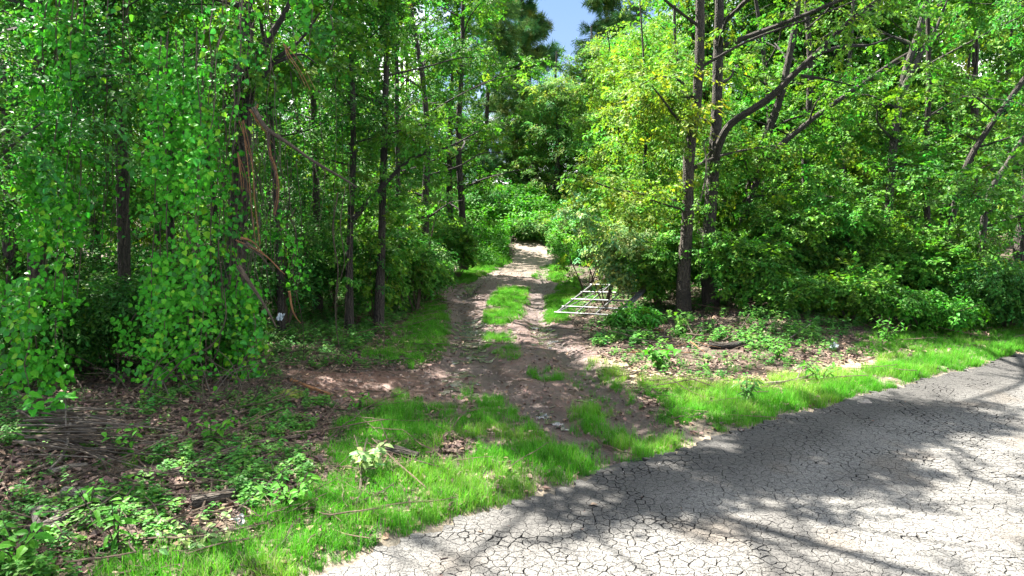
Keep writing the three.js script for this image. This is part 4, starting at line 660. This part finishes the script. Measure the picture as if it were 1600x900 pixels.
brokenBranch('long snapped branch pointing right with shreds of bark hanging', [[PP(9.5, [396, 168], [416, 200], [445, 220], [490, 252], [530, 275], [558, 293]), 0.035, M.stem, 'stem'], [PP(9.5, [396, 168], [408, 186], [420, 204]), 0.06, M.torn, 'torn_wood'], [PP(9.5, [418, 203], [424, 240], [432, 262], [436, 300], [430, 335]), 0.03, M.torn, 'bark_strip'], [PP(9.5, [420, 205], [420, 235], [428, 268]), 0.028, M.stem, 'bark_strip'], [PP(9.5, [490, 253], [496, 275], [502, 300]), 0.012, M.stem, 'twig'], [PP(9.5, [498, 258], [508, 270], [506, 280]), 0.01, M.stem, 'twig']]);
brokenBranch('splintered orange branch stump low on the torn trunk', [[PP(9.5, [372, 378], [395, 388], [415, 402], [436, 424]), 0.045, M.torn, 'torn_wood'], [PP(9.5, [384, 380], [400, 392], [418, 412]), 0.03, M.stem, 'splinter'], [PP(9.5, [376, 372], [392, 376], [412, 396]), 0.02, M.torn, 'splinter']]);
brokenBranch('brown dead limb sloping down from the splintered stump', [[PP(9.5, [372, 415], [395, 450], [415, 480], [432, 512]), 0.035, M.stem, 'stem']]);
brokenBranch('long torn bark strip hanging straight down the torn trunk', [[PP(9.5, [378, 190], [386, 250], [392, 320], [400, 385]), 0.032, M.torn, 'bark_strip'], [PP(9.5, [372, 240], [378, 280], [380, 300]), 0.03, M.torn, 'torn_wood']]);
brokenBranch('thin red-brown dead branch hanging beside the vine spray', [[PP(11, [452, 455], [456, 480], [462, 495], [470, 505]), 0.02, M.torn, 'stem']]);

// ---------------------------------------------------------------- the dropped metal gate
{
  const FL = G(870, 494), FR = G(966, 502), BR = P(1016, 446, 18.7); FL.y += 0.10; FR.y += 0.14; const u = FR.clone().sub(FL), v = BR.clone().sub(FR);
  const at = (a, b) => FL.clone().addScaledVector(u, a).addScaledVector(v, b), o = FL.clone(), t = thing('metal_gate', 'galvanised tube gate lying tilted under the bush right of the track', 'gate', o);
  const bar = (n, a, b, r) => part(t, n, tube(rel([a, a.clone().lerp(b, 0.5), b], o), [r, r], { n: 6, m: 10, rough: 0 }), M.galv);
  for (const k of [0, 0.2, 0.45, 0.72, 1]) bar('rail', at(-0.04, k), at(1, k), 0.022);
  bar('stile', at(0, 0), at(0, 1), 0.026); bar('stile', at(1, -0.03), at(1, 1.06), 0.036); bar('stile', at(0.94, -0.01), at(0.94, 1.02), 0.03);
  bar('upright', at(0.33, 0), at(0.33, 1), 0.02); bar('upright', at(0.64, 0), at(0.64, 1), 0.02); bar('brace', at(0.02, 0.02), at(0.33, 0.98), 0.016);
}

// ---------------------------------------------------------------- logs, sticks, brush pile
function stick(name, label, category, pts, r, mat, forks = []) { const o = pts[0].clone(), t = thing(name, label, category, o); part(t, name === 'log' ? 'trunk' : 'stem', tube(rel(pts, o), [r, r * 0.95, r * 0.7], { n: pts.length * 8, m: 9, rough: 0.3 }), mat); forks.forEach(([p, q]) => part(t, 'fork', tube(rel(p, o), [q, q * 0.5], { n: 8, m: 6, rough: 0.3 }), mat)); return t; }
const gp = (up, ...l) => l.map(([x, y, e]) => { const p = G(x, y); p.y += up + (e ?? 0); return p; });
stick('log', 'rotten broken log lying in leaves at the lower left', 'log', gp(0.06, [50, 850], [85, 832], [118, 810]), 0.075, M.barkBrown, [[gp(0.1, [60, 845], [52, 815]), 0.035]]);
stick('log', 'pale grey rotten log behind the broken one at lower left', 'log', gp(0.05, [45, 812], [80, 808], [95, 815]), 0.05, M.deadGrey);
stick('log', 'grey split log above the rotten logs on the left', 'log', gp(0.06, [100, 780], [130, 782], [165, 795]), 0.055, M.deadGrey);
stick('log', 'short mossy-brown log beside the patch of red leaves', 'log', gp(0.06, [300, 798], [335, 792], [368, 783]), 0.075, M.barkBrown);
stick('log', 'dark log end lying in the sunlit verge grass', 'log', gp(0.07, [607, 712], [632, 717], [656, 723]), 0.06, M.barkBrown);
stick('log', 'dark fallen log in the leaf litter below the oak pair', 'log', gp(0.06, [1108, 545], [1140, 545], [1176, 540]), 0.07, M.barkDark);
stick('long_branch', 'long dead branch lying across the left forest floor', 'branch', gp(0.05, [200, 752], [280, 742], [360, 712], [420, 696], [470, 688]), 0.035, M.stem, [[gp(0.08, [300, 738], [340, 748]), 0.018]]);
stick('long_branch', 'dead branch right of the long one, ending near the weed clump', 'branch', gp(0.04, [270, 745], [320, 750], [370, 748], [400, 752]), 0.028, M.barkDark);
stick('stick', 'green-grey stick lying below the brush pile', 'stick', gp(0.05, [80, 745], [110, 738], [138, 733]), 0.028, M.deadGrey);
stick('stick', 'bent twig propped up beside the brush pile', 'stick', gp(0.05, [78, 742], [100, 725, 0.05], [112, 690, 0.15]), 0.016, M.deadGrey, [[gp(0.1, [104, 715], [106, 660, 0.25]), 0.01]]);
stick('stick', 'pale stick lying on the leaves left of the long branch', 'stick', gp(0.04, [45, 744], [85, 728], [130, 712]), 0.014, M.deadGrey);
stick('stick', 'bleached forked stick at the edge of the sunny verge', 'stick', gp(0.05, [1192, 605], [1240, 600], [1268, 590]), 0.025, M.deadGrey, [[gp(0.06, [1245, 599], [1252, 585, 0.08]), 0.012]]);
stick('stick', 'reddish stick lying where the red mud meets the grass', 'stick', gp(0.04, [455, 598], [490, 612], [520, 622]), 0.03, M.torn);
stick('stick', 'thin stick across the leaf litter right of the track', 'stick', gp(0.04, [1010, 527], [1060, 532], [1095, 540]), 0.016, M.deadGrey);
stick('stick', 'thin grey stick on the right bank below the bushes', 'stick', gp(0.05, [1230, 535], [1262, 520, 0.1], [1270, 515, 0.1]), 0.014, M.deadGrey);
stick('stick', 'stick poking from the fallen leaves below the right oak', 'stick', gp(0.05, [1120, 540], [1150, 528, 0.05], [1170, 512, 0.25]), 0.016, M.stem);
{
  const o = G(110, 690), t = thing('brush_pile', 'heap of thin grey brushwood sticks on the left forest floor', 'brush pile', o);
  for (let i = 0; i < 70; i++) { const a = G(rr(20, 130), rr(655, 722)), an = -0.3 + gauss() * 0.35, L = rr(0.5, 1.4), e = rr(0.03, 0.22); a.y += e; const b = a.clone().add(V(Math.cos(an) * L, gauss() * 0.10, -Math.sin(an) * L * 0.9)); b.y = Math.max(b.y, ground(b.x, b.z) + 0.02); const c = a.clone().lerp(b, 0.5).add(V(gauss() * 0.06, gauss() * 0.04, gauss() * 0.05)); part(t, 'stick', tube(rel([a, c, b], o), [rr(0.008, 0.016), 0.008, 0.004], { n: 8, m: 5, rough: 0.3 }), pick([M.deadGrey, M.deadGrey, M.dryVine, M.stem])); }
}
{
  const o = G(1050, 540), t = thing('root_tangle', 'tangle of reddish broken roots and stems right of the gate', 'brush pile', o);
  for (let i = 0; i < 44; i++) { const a = G(rr(985, 1110), rr(505, 560)); a.y += rr(0.02, 0.28); const an = rnd() * 6.28, L = rr(0.3, 0.9), b = a.clone().add(V(Math.cos(an) * L, gauss() * 0.16, Math.sin(an) * L)); b.y = Math.max(b.y, ground(b.x, b.z) + 0.02); part(t, 'root', tube(rel([a, a.clone().lerp(b, 0.5).add(V(gauss() * 0.06, gauss() * 0.05, 0)), b], o), [rr(0.008, 0.02), 0.008, 0.003], { n: 8, m: 5, rough: 0.3 }), pick([M.stem, M.torn, M.dryVine, M.barkBrown])); }
}
{
  const o = G(330, 600), t = thing('brush_pile', 'low tangle of dry stems under the vine column', 'brush pile', o);
  for (let i = 0; i < 70; i++) { const a = G(rr(180, 430), rr(570, 640)); const an = rnd() * 6.28, L = rr(0.4, 1.1), b = a.clone().add(V(Math.cos(an) * L, rr(0.05, 0.8), Math.sin(an) * L * 0.6)), c = a.clone().lerp(b, 0.5).add(V(gauss() * 0.1, 0.12, gauss() * 0.1)); part(t, 'stem', tube(rel([a, c, b], o), [rr(0.005, 0.011), 0.006, 0.003], { n: 9, m: 5 }), pick([M.dryVine, M.dryVine, M.deadGrey, M.stem])); }
}

// ---------------------------------------------------------------- single weeds with leaves one can count
function weed(name, label, base, stems, o = {}) {
  const t = thing(name, label, o.cat ?? 'weed', base);
  for (let i = 0; i < stems; i++) {
    const a = i * 2.4 + rnd(), h = o.h * rr(0.75, 1.05), R = (o.w ?? 0.2) * rr(0.4, 1), tip = V(Math.cos(a) * R, h, Math.sin(a) * R), pts = [V(gauss() * 0.02, -0.03, gauss() * 0.02), V(tip.x * 0.35, h * 0.5, tip.z * 0.35), tip];
    part(t, 'stem', tube(pts, [0.006, 0.005, 0.003], { n: 8, m: 5 }), M.stem);
    const c = new THREE.CatmullRomCurve3(pts);
    for (let q = 0; q < o.n; q++) { const u = lerp(0.12, 1, (q + 0.6) / o.n), b = a + q * 2.4, g = BB(); leafInto(g, o.kind, basis(V(0, 0, 0), V(Math.cos(b), rr(-0.5, 0.25), Math.sin(b)), V(gauss() * 0.25, 1, 0.35 + gauss() * 0.2).normalize()), o.size * rr(0.7, 1.15), 0.25, 0.35, tint(0.2)); const l = part(t, 'leaf', finish(g), o.mat ?? M.weed); l.position.copy(c.getPoint(u)); }
  }
  return t;
}
weed('weed', 'pale drooping-leaved weed standing in the sunny verge grass', G(578, 742), 5, { h: 0.36, w: 0.3, n: 13, kind: 'oval', size: 0.11, mat: M.silver });
weed('weed', 'bushy green weed clump at the left edge of the grass', G(452, 800), 11, { h: 0.34, w: 0.36, n: 9, kind: 'oval', size: 0.09 });
weed('weed', 'dark upright weeds on the sunny verge below the oaks', G(1166, 632), 9, { h: 0.42, w: 0.26, n: 9, kind: 'lance', size: 0.13, mat: M.dark });
weed('weed', 'spreading yellow-green weed at the verge beside the bleached stick', G(1282, 598), 8, { h: 0.36, w: 0.4, n: 7, kind: 'lance', size: 0.16 });
weed('weed', 'broad-leaved weed in the litter below the root tangle', G(1030, 575), 8, { h: 0.4, w: 0.35, n: 7, kind: 'heart', size: 0.13 });
weed('weed', 'tall lance-leaved weed at the lower edge of the left litter', G(182, 860), 4, { h: 0.45, w: 0.15, n: 8, kind: 'lance', size: 0.15 });
weed('weed', 'broad green weed at the bottom left corner', G(30, 885), 7, { h: 0.4, w: 0.35, n: 8, kind: 'oval', size: 0.12 });
weed('weed', 'large-leaved creeper beside the brush pile', G(75, 665), 6, { h: 0.4, w: 0.35, n: 7, kind: 'heart', size: 0.14, mat: M.vine });
weed('weed', 'small bright weed on the leaves right of the brush pile', G(200, 715), 5, { h: 0.35, w: 0.25, n: 8, kind: 'oval', size: 0.09 });
weed('weed', 'low pale sunlit plant patch beside the white scrap', G(310, 855), 12, { h: 0.18, w: 0.42, n: 8, kind: 'oval', size: 0.075, mat: M.silver });
weed('weed', 'green fern-like weed in the shaded track edge', G(545, 572), 6, { h: 0.28, w: 0.3, n: 8, kind: 'lance', size: 0.1 });
weed('weed', 'small green weed at the left rim of the muddy entrance', G(560, 640), 6, { h: 0.24, w: 0.25, n: 7, kind: 'lance', size: 0.11 });
weed('weed', 'feathery green weed on the right bank below the bushes', G(1385, 535), 12, { h: 0.5, w: 0.5, n: 9, kind: 'lance', size: 0.13 });
weed('weed', 'leafy weed at the foot of the sunny right bank', G(1215, 560), 7, { h: 0.35, w: 0.3, n: 8, kind: 'oval', size: 0.1 });
weed('weed', 'leafy weed at the foot of the left oak trunk', G(1065, 525), 7, { h: 0.6, w: 0.35, n: 8, kind: 'maple', size: 0.14, mat: M.maple });
weed('weed', 'slender weed at the lower left among the rotten logs', G(140, 800), 4, { h: 0.35, w: 0.2, n: 7, kind: 'lance', size: 0.12 });
weed('weed', 'green weed tuft left of the pale drooping weed', G(330, 690), 6, { h: 0.35, w: 0.35, n: 8, kind: 'oval', size: 0.1 });

// ---------------------------------------------------------------- scraps and stones
function scrap(name, label, category, p, w, h, mat, lift = 0.05) { // a crumpled sheet
  const pos = [], idx = [], N = 6; for (let j = 0; j <= N; j++) for (let i = 0; i <= N; i++) { const u = i / N - 0.5, v = j / N - 0.5; pos.push(u * w * (1 + 0.3 * nz(v * 5, w * 90)), lift + Math.abs(v) * 0.03 + 0.05 * nz(u * 5 + p.x, v * 5 + p.z), v * h * (1 + 0.3 * nz(u * 4, h * 70))); }
  for (let j = 0; j < N; j++) for (let i = 0; i < N; i++) { const a = j * (N + 1) + i; idx.push(a, a + N + 1, a + 1, a + 1, a + N + 1, a + N + 2); }
  const o = part(scene, numbered(name), geom(pos, null, idx), mat); o.position.copy(p); o.rotation.set(0.5, rnd() * 3, 0.2); return tag(o, label, category);
}
scrap('paper_scrap', 'crumpled white scrap on the ground beside the verge grass', 'litter', G(376, 818), 0.10, 0.08, M.paper);
scrap('paper_scrap', 'pale folded sheet caught in stems by the torn trunk', 'litter', P(440, 499, 10.6), 0.15, 0.1, M.plasticBlue);
scrap('plastic_scrap', 'blue-grey plastic scrap lying on the right bank', 'litter', G(1302, 545), 0.22, 0.12, M.plasticBlue);
scrap('paper_scrap', 'small white scrap glimpsed between the left vine curtains', 'litter', G(172, 530), 0.14, 0.1, M.paper, 0.3);
function rock(name, label, p, s, mat) { const g = new THREE.IcosahedronGeometry(1, 3), a = g.attributes.position; for (let i = 0; i < a.count; i++) { const v = V(a.getX(i), a.getY(i), a.getZ(i)), k = 1 + 0.35 * nz(v.x * 1.3 + p.x, v.y * 1.3, v.z * 1.3 + p.z) + 0.12 * nz(v.x * 4, v.y * 4 + p.x, v.z * 4); a.setXYZ(i, v.x * k * s.x, v.y * k * s.y, v.z * k * s.z); } g.computeVertexNormals(); const o = part(scene, numbered(name), g, mat); o.position.copy(p); return tag(o, label, 'stone'); }
rock('stone', 'dark stone at the road edge where the verge turns right', G(1351, 632), V(0.11, 0.07, 0.09), M.stone);
rock('stone', 'mossy yellow stone at the left end of the red mud', G(452, 620), V(0.2, 0.11, 0.14), M.moss);

console.log('sprays', sprays, 'objects', scene.children.length);
renderer.render(scene, camera);
